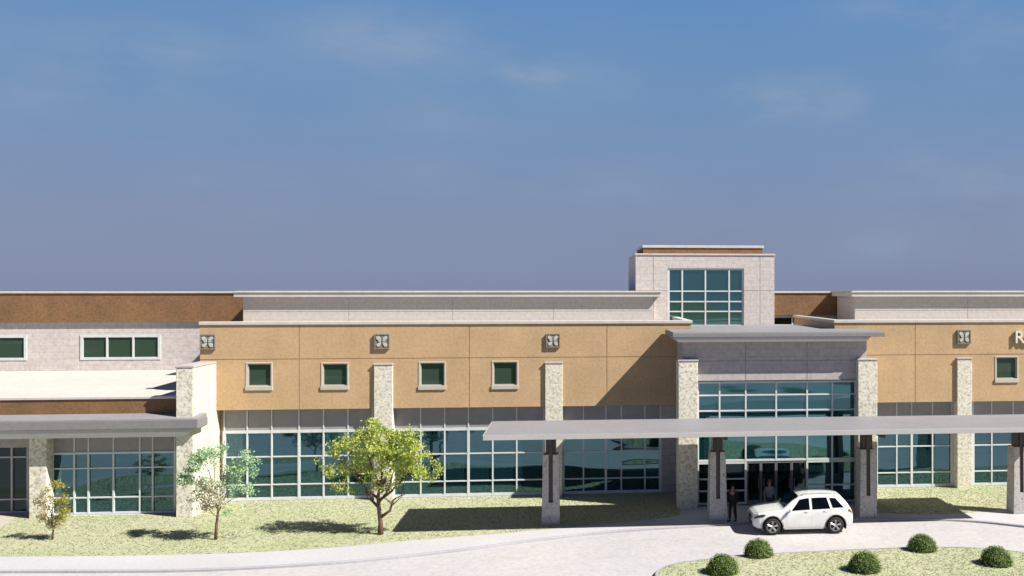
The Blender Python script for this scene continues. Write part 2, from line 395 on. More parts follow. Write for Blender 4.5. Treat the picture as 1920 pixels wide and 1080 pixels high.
# stone pilasters on the tan walls, with a grey plaque over each
def pilaster(x0, x1, ytop, w=-0.13):
    xc = (x0 + x1) / 2
    bm = BM(); zt = ZP(ytop, xc, w)
    box(bm, U(x0, w), U(x1, w), w, 0.54, -0.05, zt)
    bevel(bm, 0.02, 1)
    p = obj('pilaster', bm, M['stone'], B)
    bm = BM(); box(bm, U(x0, w) - 0.03, U(x1, w) + 0.03, w - 0.03, 0.0, zt + 0.002, zt + 0.09); bevel(bm, 0.015, 1)
    obj('pilaster_cap', bm, M['shaded_greybrick'], p)
for a in ((701, 736, 685), (1022, 1054.5, 682), (1795, 1822.5, 674), (2092, 2120, 672)): pilaster(*a)
def plaque(x0, x1, y0, y1):
    xc = (x0 + x1) / 2; uc = U(xc, 0); zc = ZP((y0 + y1) / 2, xc, 0)
    h = (U(x1, 0) - U(x0, 0)) / 2
    bm = BM(); box(bm, uc - h, uc + h, -0.09, 0.02, zc - h, zc + h)
    box(bm, uc - h * 1.0, uc + h * 1.0, -0.12, -0.092, zc + h * 0.86, zc + h)
    box(bm, uc - h * 1.0, uc + h * 1.0, -0.12, -0.092, zc - h, zc - h * 0.86)
    box(bm, uc - h, uc - h * 0.86, -0.12, -0.092, zc - h * 0.855, zc + h * 0.855)
    box(bm, uc + h * 0.86, uc + h, -0.12, -0.092, zc - h * 0.855, zc + h * 0.855)
    p = obj('wall_plaque', bm, M['plaque'], B)
    bm = BM()                                      # pale leaf shapes turned about the middle
    for ang, ln, wd in ((45, 0.98, 0.40), (135, 1.0, 0.42), (225, 0.92, 0.40), (315, 0.95, 0.40), (20, 0.5, 0.22), (165, 0.5, 0.25)):
        a = math.radians(ang); d = Vector((math.cos(a), 0, math.sin(a))); n = Vector((-math.sin(a), 0, math.cos(a)))
        pts = [d * (ln * h * t) + n * (wd * h * s) for t, s in ((0.14, 0.0), (0.45, 0.55), (0.78, 0.62), (1.0, 0.1), (0.85, -0.55), (0.5, -0.5))]
        f0 = [bm.verts.new((uc + p_.x, -0.125, zc + p_.z)) for p_ in pts]; f1 = [bm.verts.new((uc + p_.x, -0.088, zc + p_.z)) for p_ in pts]
        bm.faces.new(f0); bm.faces.new(f1[::-1])
        for q in range(6): bm.faces.new((f0[q], f1[q], f1[(q + 1) % 6], f0[(q + 1) % 6]))
    obj('leaf_motif', bm, M['motif'], p)
for a in ((376, 405, 627, 655), (702.5, 731, 626, 654), (1024, 1050, 625, 652), (1794, 1819, 619, 644)): plaque(*a)
# lettering cut by the edge of the view
cu = bpy.data.curves.new('sign_lettering', 'FONT'); cu.body = 'Re'; cu.size = 0.98; cu.extrude = 0.06; cu.bevel_depth = 0.006
to = bpy.data.objects.new('tmp', cu); COL.objects.link(to)
dg = bpy.context.evaluated_depsgraph_get()
me = bpy.data.meshes.new_from_object(to.evaluated_get(dg)); bpy.data.objects.remove(to)
me.materials.clear(); me.materials.append(M['letter'])
lt = bpy.data.objects.new('sign_lettering', me); COL.objects.link(lt); lt.parent = B
lt.location = (U(1901.5, -0.1), -0.10, ZP(643, 1905, 0)); lt.rotation_euler = (math.radians(90), 0, 0)

# ground floor glazing of the tan blocks
ZR = [0.09, 0.83, 2.29, 3.60]
def strip(pxs, thick, mat='glass'):
    us = ulist(pxs, WG)
    return window('window', us, ZR, WG, M[mat], 0.072, thick, spandrel=ZS + 0.04, outer=0.15)
strip((421, 464, 510, 561, 607, 653, 699), (3,))
strip((738, 789, 834, 878.5, 924, 969, 1020), (3,))
strip((1056, 1094, 1136, 1165, 1209, 1238), (2,))
plain_box('end_pier', M['shaded_greybrick'], U(1239.5, 0.4), U(1285, 0.4), 0.40, 0.55, 0.0, ZS - 0.004)
strip((1643, 1681, 1709, 1748, 1784.5), (2,))
plain_box('end_pier', M['shaded_greybrick'], U(1786.5, 0.4), U(1796, 0.4), 0.40, 0.55, 0.0, ZS - 0.004)
strip((1824, 1859, 1899, 1940, 1985, 2030, 2090), (3,))
strip((2122, 2170, 2220, 2270, 2330), (2,))

# entrance bay
WB, WBG, WBP = -3.3, -3.0, -3.7
uBL, uBR = U(1281, WB), U(1625, WB)
zBH = ZP(714, 1450, WBG) + 0.06
bm = BM(); wall_cells(bm, uBL, uBR, zBH, 8.40, WB, 0.6, (), ulist((1398, 1513), WB), (ZP(676, 1450, WB),), 0.03)
obj('bay_wall', bm, M['shaded_greybrick'], B)['label'] = 'block wall over the entrance glazing, shade mixed into its grey'
plain_box('bay_side', M['shaded_greybrick'], uBL + 0.01, uBR - 0.01, -2.69, 0.39, 0.0, 8.39)
for x0, x1, yt in ((1272, 1308.5, 678), (1609, 1645, 676)):
    bm = BM(); zt = ZP(yt, (x0 + x1) / 2, WBP)
    box(bm, U(x0, WBP), U(x1, WBP), WBP, -2.6, -0.05, zt); bevel(bm, 0.02, 1)
    p = obj('bay_pier', bm, M['stone'], B)
    bm = BM(); box(bm, U(x0, WBP) - 0.03, U(x1, WBP) + 0.03, WBP - 0.03, WB - 0.004, zt + 0.002, zt + 0.09); bevel(bm, 0.015, 1)
    obj('pier_cap', bm, M['shaded_greybrick'], p)
usE = ulist((1308.5, 1349, 1398, 1455, 1513, 1560, 1606), WBG)
zE = lambda y: ZP(y, 1450, WBG)
window('window', usE, [zE(862), zE(815), zE(769), zE(740), zE(716)], WBG, M['entryglass'], 0.08, outer=0.10)['label'] = 'tall entrance glazing above the doors'
zD = zE(862)
window('window', usE[:3], [0.10, 0.75, 1.35, zD - 0.115], WBG, M['darkglass'], 0.085, outer=0.10)['label'] = 'glazing left of the entrance doors'
window('window', usE[4:], [0.10, 0.95, zD - 0.115], WBG, M['glass'], 0.085, outer=0.10)['label'] = 'glazing right of the entrance doors'
xd = [usE[2] + 0.06, (usE[2] + usE[3]) / 2, usE[3], (usE[3] + usE[4]) / 2, usE[4] - 0.06]
for i in range(4):
    a, b_ = xd[i] + 0.012, xd[i + 1] - 0.012
    bm = BM(); w0, w1 = WBG - 0.03, WBG + 0.03
    box(bm, a, a + 0.055, w0, w1, 0.02, zD - 0.07); box(bm, b_ - 0.055, b_, w0, w1, 0.02, zD - 0.07)
    box(bm, a + 0.056, b_ - 0.056, w0 + 0.003, w1, 0.02, 0.24); box(bm, a + 0.056, b_ - 0.056, w0 + 0.003, w1, zD - 0.16, zD - 0.07)
    d = obj('door', bm, M['greyframe'], B)
    bm = BM(); box(bm, a + 0.05, b_ - 0.05, WBG - 0.005, WBG + 0.012, 0.22, zD - 0.15); obj('pane', bm, M['darkglass'], d)
    hx = b_ - 0.13 if i % 2 == 0 else a + 0.13
    bm = BM(); tube(bm, [(hx, w0 - 0.06, 0.85), (hx, w0 - 0.06, 1.35)], 0.016, 8)
    tube(bm, [(hx, w0 - 0.06, 0.9), (hx, w0 + 0.01, 0.9)], 0.012, 6); tube(bm, [(hx, w0 - 0.06, 1.3), (hx, w0 + 0.01, 1.3)], 0.012, 6)
    obj('handle', bm, M['greyframe'], d)
# slab roof of the entrance bay
WSF = -4.14
z1, z2, z3 = ZP(624, 1450, WSF), ZP(632, 1450, WSF), ZP(641, 1450, WSF)
sL, sR = U(1261, WSF), U(1660, WSF)
bm = BM(); box(bm, sL, sR, WSF, -0.09, z2, z1); bevel(bm, 0.02, 1)
sl = obj('bay_roof', bm, M['fascia'], B)
plain_box('roof_sheet', M['metalroof'], sL + 0.06, sR - 0.06, WSF + 0.06, -0.12, z1 + 0.003, z1 + 0.03, parent=sl)
bm = BM(); frustum(bm, (sL + 0.28, sR - 0.95, WSF + 0.10, -0.13, z3), (sL + 0.1, sR - 0.75, WSF + 0.025, -0.11, z2 - 0.003)); obj('roof_lip', bm, M['lip'], sl)
plain_box('roof', M['metalroof'], uTR + 0.08, uRL - 0.08, -0.085, 6.74, 8.3, z1 - 0.02)
# glazed tower
WT = 6.8
tL, tR = U(1192, WT), U(1452, WT)
zTT = ZP(479, 1320, WT)
hw = (U(1252, WT), U(1395, WT), ZP(612, 1320, WT), ZP(503, 1320, WT))
bm = BM(); wall_cells(bm, tL, tR, 8.2, zTT, WT, 0.3, [hw], ulist((1225, 1425), WT), (ZP(545, 1320, WT),), 0.03, 0.02)
tw = obj('tower_wall', bm, M['brick'], B)
plain_box('tower_side', M['brick'], tL + 0.003, tR - 0.003, WT + 0.30, WT + 8.4, 8.2, zTT - 0.004, parent=tw)
coping(tL - 0.05, tR + 0.05, WT - 0.05, WT + 8.45, zTT + 0.002, zTT + 0.11, parent=tw)
window('tower_window', ulist((1254, 1279.5, 1323, 1367.5, 1393.5), WT), [ZP(y, 1320, WT) for y in (611, 584, 565.5, 546, 504.5)], WT + 0.12, M['skyglass'], 0.09, outer=0.12)
kL, kR = U(1206, 8.2), U(1430, 8.2)
zk = ZP(465, 1320, 8.2)
bm = BM(); box(bm, kL, kR, 8.2, 14.4, zTT + 0.115, zk); cap = obj('tower_cap', bm, M['brown'], B)
coping(kL - 0.06, kR + 0.06, 8.14, 14.45, zk + 0.002, zk + 0.16, parent=cap)

# upper roof storeys set back behind the tan blocks
WP = 6.0
def penthouse(px0, px1, cl, cr):
    a, b_ = U(px0, WP), U(px1, WP)
    zc0, zc1 = 10.60, 10.93
    bm = BM(); wall_cells(bm, a, b_, 8.7, zc0, WP, 0.3, (), [a + (b_ - a) * t for t in (0.25, 0.5, 0.75)], (9.75,), 0.03, 0.02)
    p = obj('penthouse_wall', bm, M['pentbrick'], B)
    plain_box('penthouse_side', M['pentbrick'], a + 0.003, b_ - 0.003, WP + 0.3, 10.06, 8.7, zc0 - 0.002, parent=p)
    bm = BM(); box(bm, cl, cr, WP - 0.34, 10.3, zc0 + 0.002, zc1 - 0.08); box(bm, cl - 0.06, cr + 0.06, WP - 0.40, 10.34, zc1 - 0.078, zc1); bevel(bm, 0.012, 1)
    obj('cornice', bm, M['coping'], p)
    plain_box('roof', M['roof'], cl + 0.1, cr - 0.1, WP - 0.25, 10.2, zc1 + 0.003, zc1 + 0.03, parent=p)
penthouse(456, 1224, U(442, WP), U(1238, WP))
penthouse(1603, FARR, U(1594, WP), U(FARR, WP) + 0.4)
WU, WBR = 10.5, 10.32
def upper(pxa, pxb, zb, holes, seams=()):
    a, b_ = U(pxa, WU), U(pxb, WU)
    bm = BM(); wall_cells(bm, a, b_, 5.6, zb, WU, 0.35, holes, seams)
    o = obj('upper_wall', bm, M['brick'], B)
    plain_box('upper_band', M['brown'], a, b_, WBR, WU + 0.34, zb + 0.002, 10.80)
    coping(a - 0.05, b_ + 0.05, WBR - 0.07, WU + 0.5, 10.802, 10.92)
    return o
gz = (ZP(672, 226, WU), ZP(630, 226, WU))
hl = []
for xs in ((-103, -53, -6, 48), (153.5, 201, 250, 299), ):
    hl.append((U(xs[0] - 1, WU), U(xs[-1] + 1, WU), gz[0] - 0.03, gz[1] + 0.03))
upper(FARL, 500, ZP(604.5, 226, WBR), hl)
for xs in ((-103, -53, -6, 48), (153.5, 201, 250, 299)):
    window('window', ulist(xs, WU), [gz[0], gz[1]], WU + 0.02, M['greenglass'], 0.10, outer=0.16)
zr = ZP(591, 1500, WBR)
hr = [(U(1440, WU), U(1511, WU), ZP(611, 1480, WU), ZP(593, 1480, WU))]
upper(1430, 1640, zr, hr)
window('window', ulist((1441, 1486, 1510), WU), [ZP(610, 1480, WU), ZP(594, 1480, WU)], WU + 0.1, M['darkglass'], 0.11, outer=0.12)
uEnd0, uEnd1 = U(FARL, WU), U(FARR, WU)
plain_box('back_block', M['brick'], uEnd0, uEnd1, 10.86, 36.0, 0.0, 10.72)
plain_box('roof', M['roof'], uEnd0 + 0.02, uEnd1 - 0.02, 11.02, 35.95, 10.724, 10.78)

# low left wing
WW = -1.95
WPAR = -2.15
uWL = U(FARL, WW); uP0, uP1 = U(330, -3.0), U(362, -3.0)
bm = BM(); box(bm, uP0, uP1, -3.0, 0.54, -0.05, ZP(690, 345, -3.0)); bevel(bm, 0.02, 1)
p = obj('wing_pier', bm, M['stone'], B)
bm = BM(); box(bm, uP0 - 0.03, uP1 + 0.03, -3.03, -0.02, ZP(690, 345, -3.0) + 0.002, ZP(687, 345, -3.0) + 0.03); bevel(bm, 0.015, 1)
obj('pier_cap', bm, M['shaded_greybrick'], p)
zb0, zb1 = ZP(775, 165, WPAR), ZP(749, 165, WPAR)
plain_box('wing_parapet', M['brown'], uWL, uP0 - 0.004, WPAR, WPAR + 0.38, zb0 - 0.4, zb1)
coping(uWL, uP0 - 0.004, WPAR - 0.06, WPAR + 0.4, zb1 + 0.002, zb1 + 0.13)
bm = BM(); frustum(bm, (uWL, uP0 - 0.01, WPAR + 0.4, 10.48, 4.6), (uWL, uP0 - 0.01, WPAR + 0.4, 10.48, 5.6))
for v in bm.verts:
    if v.co.z > 5: v.co.z = zb1 + 0.04 if v.co.y < 0 else 6.06
obj('wing_roof', bm, M['roof'], B)
bm = BM(); wall_cells(bm, uWL, uP0 - 0.01, 3.3, zb0 - 0.41, -1.72, 0.4); obj('wing_wall', bm, M['shaded_greybrick'], B)
plain_box('wing_core', M['shaded_greybrick'], uWL + 0.02, uTL - 0.02, -0.9, 10.4, 0.0, 4.58)
us = ulist((94.5, 140, 166.5, 213.5, 263, 287, 328.5), WW)
zw = lambda y: ZP(y, 210, WW)
window('window', us, [0.06, zw(932), zw(877), zw(849)], WW, M['glass'], 0.078, (), spandrel=zw(815), outer=0.10)
bm = BM(); box(bm, U(54, -2.6), U(87, -2.6), -2.6, -1.0, -0.05, 4.2); bevel(bm, 0.02, 1); obj('wing_pier', bm, M['stone'], B)
us = ulist((-260, -215, -170, -125, -72, -24, 23, 53), -1.3)
window('window', us, [0.06, ZP(936, 20, -1.3), ZP(857, 20, -1.3), ZP(826, 20, -1.3)], -1.3, M['darkglass'], 0.09, (), spandrel=4.2, outer=0.10, fmat=M['lip'])
# canopy along the wing
WC = -3.4
cR = U(371, WC); cz = [ZP(y, 165, WC) for y in (789, 806, 822)]
bm = BM(); box(bm, uWL, cR, WC, WPAR - 0.005, cz[1], cz[0]); bevel(bm, 0.02, 1)
cp = obj('wing_canopy', bm, M['fascia'], B)
bm = BM()
vs = box(bm, uWL, cR - 0.05, WC + 0.05, WPAR - 0.02, cz[0] + 0.003, cz[0] + 0.03)
for v in vs:
    if v.co.y > WC + 1 and v.co.z > cz[0] + 0.02: v.co.z = zb0 - 0.03
obj('roof_sheet', bm, M['metalroof'], cp)
bm = BM(); frustum(bm, (uWL, cR - 0.75, WC + 0.16, WPAR - 0.15, cz[2]), (uWL, cR - 0.05, WC + 0.03, WPAR - 0.02, cz[1] - 0.003)); obj('canopy_lip', bm, M['lip'], cp)

# ------------------------------------------------------------------ PORTE COCHERE (stands on its own columns)
WK0, WK1 = -8.85, -4.3
PC = tag(empty('entrance_canopy', L2W(U(1400, -5.9), -5.9), TH), 'long thin pale grey canopy on stone columns in front of the glass entrance', 'canopy')
ox, oy = U(1400, -5.9), -5.9
kz1, kz0 = 4.63, 4.41
kL, kR = U(907, WK0) - ox, U(2015, WK0) - ox
bm = BM(); box(bm, kL, kR, WK0 - oy, WK1 - oy, kz0 + 0.02, kz1); bevel(bm, 0.02, 1)
top = obj('canopy_roof', bm, M['metalroof'], PC)
bm = BM()
box(bm, kL - 0.02, kR + 0.02, WK0 - oy - 0.05, WK0 - oy - 0.003, kz0 - 0.0, kz0 + 0.2)
box(bm, kL - 0.05, kL - 0.003, WK0 - oy - 0.0, WK1 - oy, kz0, kz0 + 0.2); box(bm, kR + 0.003, kR + 0.05, WK0 - oy, WK1 - oy, kz0, kz0 + 0.2)
obj('fascia', bm, M['lip'], top)
bm = BM(); box(bm, kL + 0.1, kR - 0.1, WK0 - oy + 0.1, WK1 - oy - 0.05, kz0 - 0.03, kz0 + 0.016); obj('ceiling', bm, M['soffit'], top)
ZCT = 3.28
for px in (1033, 1345, 1625, 1911):
    uc = U(px, -6.0) - ox
    bm = BM()
    b_, t_ = 0.42, 0.36
    frustum(bm, (uc - b_, uc + b_, -b_, b_, -0.06), (uc - b_ * 0.97, uc + b_ * 0.97, -b_ * .97, b_ * .97, 1.05))
    for s in (-1, 1):
        x0, x1 = sorted((uc + s * 0.10, uc + s * b_ * 0.965)); X0, X1 = sorted((uc + s * 0.10, uc + s * t_))
        frustum(bm, (x0, x1, -b_ * .965, b_ * .965, 1.052), (X0, X1, -t_, t_, ZCT))
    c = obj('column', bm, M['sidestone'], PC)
    bm = BM()
    box(bm, uc - 0.075, uc + 0.075, -0.30, 0.30, 1.06, kz0 - 0.34)
    obj('steel_post', bm, M['steel'], c)
    bm = BM()
    box(bm, uc - 0.24, uc + 0.24, -0.24, 0.24, ZCT + 0.004, kz0 - 0.342)
    box(bm, uc - 0.42, uc + 0.42, -0.30, 0.30, kz0 - 0.34, kz0 - 0.20)
    box(bm, uc - 0.09, uc + 0.09, WK0 - oy + 0.25, WK1 - oy - 0.2, kz0 - 0.198, kz0 - 0.032)
    for s in (0.9, 1.25): box(bm, uc + s - 0.08, uc + s + 0.08, -0.3, 0.3, kz0 - 0.2, kz0 - 0.032)
    obj('bracket', bm, M['steel'], c)

# ------------------------------------------------------------------ GROUND
def struct(name, bm, mat):
    o = obj(name, bm, mat, recalc=name == 'kerb'); o['kind'] = 'structure'; return o
bm = BM(); sheet(bm, [(-3000, -600), (3000, -600), (3000, 3500), (-3000, 3500)], -0.20); struct('ground', bm, M['land'])
kerbpx = [(-420, 1070), (-200, 1069), (0, 1068), (200, 1067.5), (400, 1064.5), (640, 1051), (840, 1031), (1000, 1010), (1150, 994), (1300, 984), (1460, 975), (1640, 971.5), (1790, 972.5), (1920, 984), (2060, 1003), (2250, 1035)]
kerbw = spline([G(*p) for p in kerbpx], 8)
bm = BM(); sheet(bm, [(-70, 4), (70, 4), (70, 75), (-70, 75)], -0.10); struct('driveway', bm, M['concrete'])
bm = BM(); sheet(bm, kerbw + [(kerbw[-1][0] + 20, kerbw[-1][1]), (60, 75), (-60, 75), (-60, kerbw[0][1])], -0.004); struct('sidewalk', bm, M['walk'])
def kerbmesh(pts, w, z0, z1, closed=False):
    bm = BM(); n = len(pts); rows = []
    for i, p in enumerate(pts):
        a = Vector(pts[(i - 1) % n] if closed else pts[max(i - 1, 0)]); b_ = Vector(pts[(i + 1) % n] if closed else pts[min(i + 1, n - 1)])
        d = (b_ - a).normalized(); nn = Vector((d.y, -d.x)) * w
        rows.append([bm.verts.new((p[0] + nn.x * k, p[1] + nn.y * k, z)) for k, z in ((0, z1), (0.8, z1), (1.0, z1 - 0.02), (1.05, z0), (0, z0))])
    for i in range(n if closed else n - 1):
        r0, r1 = rows[i], rows[(i + 1) % n]
        for k in range(4): bm.faces.new((r0[k], r0[k + 1], r1[k + 1], r1[k]))
    return bm
struct('kerb', kerbmesh(kerbw, 0.16, -0.12, 0.0), M['kerb'])
lawnpx = [(-420, 1044), (-200, 1043.5), (0, 1043), (200, 1042), (400, 1038), (520, 1033), (640, 1025), (760, 1014), (860, 1006), (960, 998), (1060, 989), (1150, 981), (1230, 973), (1276, 966)]
front = spline([G(*p) for p in lawnpx], 6)
back = [L2W(U(1276, -0.2), 0.3), L2W(-24.4, 0.3), L2W(-24.4, -2.2), L2W(U(52, -2.2), -2.2)]
pathb = [G(40, 962), G(0, 992), G(-60, 1005), G(-420, 1005)]
lawnpoly = front + [(p[0], p[1]) for p in back] + pathb
bm = BM(); sheet(bm, lawnpoly, 0.0); lawn = struct('lawn', bm, M['lawn'])
bm = BM(); sheet(bm, [G(42, 961), G(-2, 993.5), G(-62, 1006.5), G(-420, 1006.5), G(-420, 940), G(60, 940)], 0.004); struct('path', bm, M['path'])
rpx = [(1646, 962), (1720, 964), (1790, 963), (1850, 958), (1890, 953), (1960, 950), (2060, 955), (2250, 968), (2420, 985)]
rfront = spline([G(*p) for p in rpx], 6)
rpoly = rfront + [(60, rfront[-1][1]), (60, 60)] + [tuple(L2W(U(1646, 0.3), 0.3))[:2]]
bm = BM(); sheet(bm, rpoly, 0.0); struct('lawn', bm, M['lawn'])
# island in the turning circle
tipx = [(1238, 1085), (1236, 1074), (1252, 1062), (1300, 1052), (1400, 1042.5), (1480, 1037), (1560, 1033), (1640, 1029.5), (1720, 1027), (1800, 1027), (1860, 1030), (1920, 1037), (2020, 1054), (2080, 1076)]
ip = spline([G(*p, 0.05) for p in tipx], 6)
x0, y0 = ip[0]; x1, y1 = ip[-1]
n = 26
for i in range(1, n):
    t = i / n; a = math.pi * t
    ip.append((x1 + (x0 - x1) * (0.5 - 0.5 * math.cos(a)), (y1 + (y0 - y1) * t) - 6.5 * math.sin(a)))
ip = list(reversed(ip))                                   # counter-clockwise seen from above -> kerb grows outward
def inset(poly, d):
    out = []; n = len(poly)
    for i, p in enumerate(poly):
        t = (Vector(poly[(i + 1) % n]) - Vector(poly[i - 1])).normalized()
        out.append((p[0] - t.y * d, p[1] + t.x * d))
    return out
area = sum(ip[i][0] * ip[(i + 1) % len(ip)][1] - ip[(i + 1) % len(ip)][0] * ip[i][1] for i in range(len(ip))) / 2
if area < 0: ip.reverse()
struct('kerb', kerbmesh(ip, 0.16, -0.11, 0.06, True), M['kerb'])
bm = BM(); sheet(bm, inset(ip, 0.01), 0.055); struct('island_lawn', bm, M['lawn'])
# pale sheet added out of view to brighten what the glass mirrors
M['reflection_grey'] = grain('reflection_sheet', (0.36, 0.37, 0.38), var=0.12, big=0.1, fine=4, bump=0.1)
bm = BM(); sheet(bm, [(-80, -16), (80, -16), (80, 4), (-80, 4)], -0.09); struct('reflection_sheet', bm, M['reflection_grey'])

def inpoly(p, poly):
    x, y = p; c = False; n = len(poly)
    for i in range(n):
        xa, ya = poly[i]; xb, yb = poly[i - 1]
        if (ya > y) != (yb > y) and x < (xb - xa) * (y - ya) / (yb - ya) + xa: c = not c
    return c
def tufts(bm, poly, num, z, xr, yr):
    k = 0
    while k < num:
        p = (R.uniform(*xr), R.uniform(*yr))
        if not inpoly(p, poly): continue
        k += 1
        s = R.uniform(0.7, 1.3)
        for b_ in range(3):
            a = R.uniform(0, 6.28); h = R.uniform(0.018, 0.05) * s; wd = R.uniform(0.014, 0.03) * s; ln = R.uniform(0.02, 0.06)
            c, s_ = math.cos(a), math.sin(a)
            bx, by = p[0] + R.uniform(-.03, .03), p[1] + R.uniform(-.03, .03)
            bm.faces.new([bm.verts.new((bx - s_ * wd, by + c * wd, z)), bm.verts.new((bx + s_ * wd, by - c * wd, z)), bm.verts.new((bx + c * ln, by + s_ * ln, z + h))])
bm = BM()
tufts(bm, lawnpoly, 17000, 0.0, (-34, 1), (38, 52))
tufts(bm, rpoly, 5000, 0.0, (7, 24), (42, 54))
tufts(bm, ip, 10000, 0.055, (-2, 18), (28, 42))
g = obj('grass', bm, M['tuft'], recalc=False); tag(g, 'short dry yellow green grass blades on the lawns', 'grass', kind='stuff')

# ------------------------------------------------------------------ TREES
M['bark'] = grain('bark', (0.16, 0.10, 0.07), var=0.3, big=4, fine=18, bump=0.6)
M['barkred'] = grain('bark_red', (0.24, 0.12, 0.08), var=0.25, big=4, fine=18, bump=0.6)
M['leaf_gold'] = leafmat('leaf_gold', [(0.15, 0.22, 0.035), (0.31, 0.43, 0.06), (0.52, 0.62, 0.11), (0.66, 0.69, 0.22)])
M['leaf_pale'] = leafmat('leaf_pale', [(0.18, 0.38, 0.17), (0.38, 0.60, 0.31), (0.60, 0.74, 0.47)])
M['leaf_pink'] = leafmat('leaf_pink', [(0.46, 0.46, 0.30), (0.68, 0.65, 0.47), (0.80, 0.75, 0.60)])
M['leaf_olive'] = leafmat('leaf_olive', [(0.20, 0.23, 0.03), (0.38, 0.38, 0.07), (0.52, 0.47, 0.17)])
M['leaf_rust'] = leafmat('leaf_rust', [(0.40, 0.30, 0.13), (0.56, 0.47, 0.25), (0.68, 0.60, 0.38)])
def leaf(bm, p, s, d=None):
    d = d or Vector((R.gauss(0, 1), R.gauss(0, 1), R.gauss(0, 0.8))).normalized()
    a = d.orthogonal().normalized(); a = Matrix.Rotation(R.uniform(0, 6.28), 3, d) @ a; b_ = d.cross(a)
    l, w = s * R.uniform(0.8, 1.3), s * R.uniform(0.35, 0.55)
    bm.faces.new([bm.verts.new(p - a * l), bm.verts.new(p + b_ * w - a * l * 0.1), bm.verts.new(p + a * l), bm.verts.new(p - b_ * w - a * l * 0.1)])
def tree(name, px, py, label, trunk_pts, trunk_r, limbs, clumps, bark, group):
    """trunk_pts in metres from the foot; limbs: (start height share, end point); clumps: (centre, radii, leaves, leaf size, material)"""
    gx, gy = G(px, py)
    root = tag(empty(name, (gx, gy, 0)), label, 'tree', group)
    bm = BM()
    def at(h):
        for a, b_ in zip(trunk_pts, trunk_pts[1:]):
            if a[2] <= h <= b_[2]:
                t = (h - a[2]) / (b_[2] - a[2]); return Vector(a).lerp(Vector(b_), t)
        return Vector(trunk_pts[-1])
    tube(bm, trunk_pts, trunk_r, 8)
    tips = []
    for h, e, r in limbs:
        s = at(h); e = Vector(e)
        m1 = s.lerp(e, 0.35) + Vector((R.uniform(-.1, .1), R.uniform(-.1, .1), -0.05)); m2 = s.lerp(e, 0.7) + Vector((R.uniform(-.12, .12), R.uniform(-.12, .12), 0.08))
        tube(bm, [s, m1, m2, e], [r, r * 0.75, r * 0.5, r * 0.2], 6)
        for k in range(5):
            t = R.uniform(0.35, 1.0); q = s.lerp(e, t); tip = q + Vector((R.gauss(0, 0.45), R.gauss(0, 0.45), R.uniform(0.05, 0.65)))
            tube(bm, [q, q.lerp(tip, 0.5) + Vector((0, 0, 0.05)), tip], [r * 0.35, r * 0.22, r * 0.08], 5); tips.append(tip)
    obj('trunk', bm, bark, root, smooth=True)
    mats = []
    clumps = [((c[0][0] * 1.07, c[0][1], c[0][2]), c[1], c[2], c[3] * 1.06, c[4]) for c in clumps]
    for c in clumps:
        if c[4] not in mats: mats.append(c[4])
    for mt in mats:
        bm = BM()
        for c, rad, num, s, m_ in clumps:
            if m_ is not mt: continue
            # each clump is a loose knot of smaller sprays with gaps between them
            num = int(num * (1.2 if m_ is lg else 1.5)); ns = max(5, num // 55)
            sprays = []
            for _ in range(ns):
                d = Vector((R.gauss(0, 1), R.gauss(0, 1), R.gauss(0, 1))).normalized() * (R.random() ** 0.45)
                sprays.append(Vector((c[0] + d.x * rad[0], c[1] + d.y * rad[1], c[2] + d.z * rad[2])))
            for i in range(num):
                q = R.choice(sprays); k = 0.26 * (sum(rad) / 3) ** 0.5
                leaf(bm, q + Vector((R.gauss(0, k), R.gauss(0, k), R.gauss(0, k * 0.7))) * 0.62, s)
        obj('crown', bm, mt, root, recalc=False)
    return root
lg, lp, lk, lo, lr = (M[k] for k in ('leaf_gold', 'leaf_pale', 'leaf_pink', 'leaf_olive', 'leaf_rust'))
TG = 'young trees on the lawn'
tree('lawn_tree', 713, 1002, 'broad yellow green tree with forked dark trunk, largest of the lawn trees',
     [(0, 0, -0.05), (0.02, 0, 0.5), (-0.06, 0.02, 1.1), (-0.10, 0.0, 1.7), (0.05, 0, 2.5), (0.1, 0, 3.6)], [0.15, 0.105, 0.095, 0.08, 0.05, 0.015],
     [(0.75, (0.95, 0.2, 1.75), 0.085), (1.2, (-1.3, 0.3, 2.6), 0.07), (1.5, (1.7, -0.2, 3.0), 0.07), (1.6, (-1.7, -0.4, 3.4), 0.06), (2.0, (0.9, 0.6, 4.2), 0.06), (2.2, (-0.6, -0.5, 4.4), 0.05), (1.3, (0.4, -0.9, 3.0), 0.06), (1.4, (0.5, 1.2, 3.0), 0.06)],
     [((0.3, 0, 3.9), (1.3, 1.2, 0.75), 1500, 0.072, lg), ((-1.2, 0.1, 3.9), (0.95, 1.0, 0.75), 900, 0.07, lg), ((1.4, 0, 3.8), (0.8, 0.9, 0.8), 900, 0.07, lg),
      ((0.0, 0.1, 3.0), (1.2, 1.2, 0.6), 900, 0.07, lg), ((-1.5, 0, 2.9), (0.85, 0.9, 0.6), 480, 0.065, lg), ((1.5, 0, 2.9), (0.9, 0.9, 0.6), 480, 0.065, lg),
      ((-0.2, 0, 4.85), (0.9, 0.8, 0.4), 480, 0.065, lg), ((-1.6, 0, 2.2), (0.7, 0.6, 0.35), 170, 0.06, lg), ((0.3, 0, 2.3), (0.8, 0.7, 0.4), 480, 0.06, lg), ((2.3, 0, 2.6), (0.4, 0.5, 0.7), 160, 0.06, lg), ((1.3, 0, 4.6), (0.5, 0.6, 0.3), 150, 0.06, lg), ((-2.3, 0, 3.0), (0.4, 0.5, 0.6), 90, 0.06, lg)], M['bark'], TG)
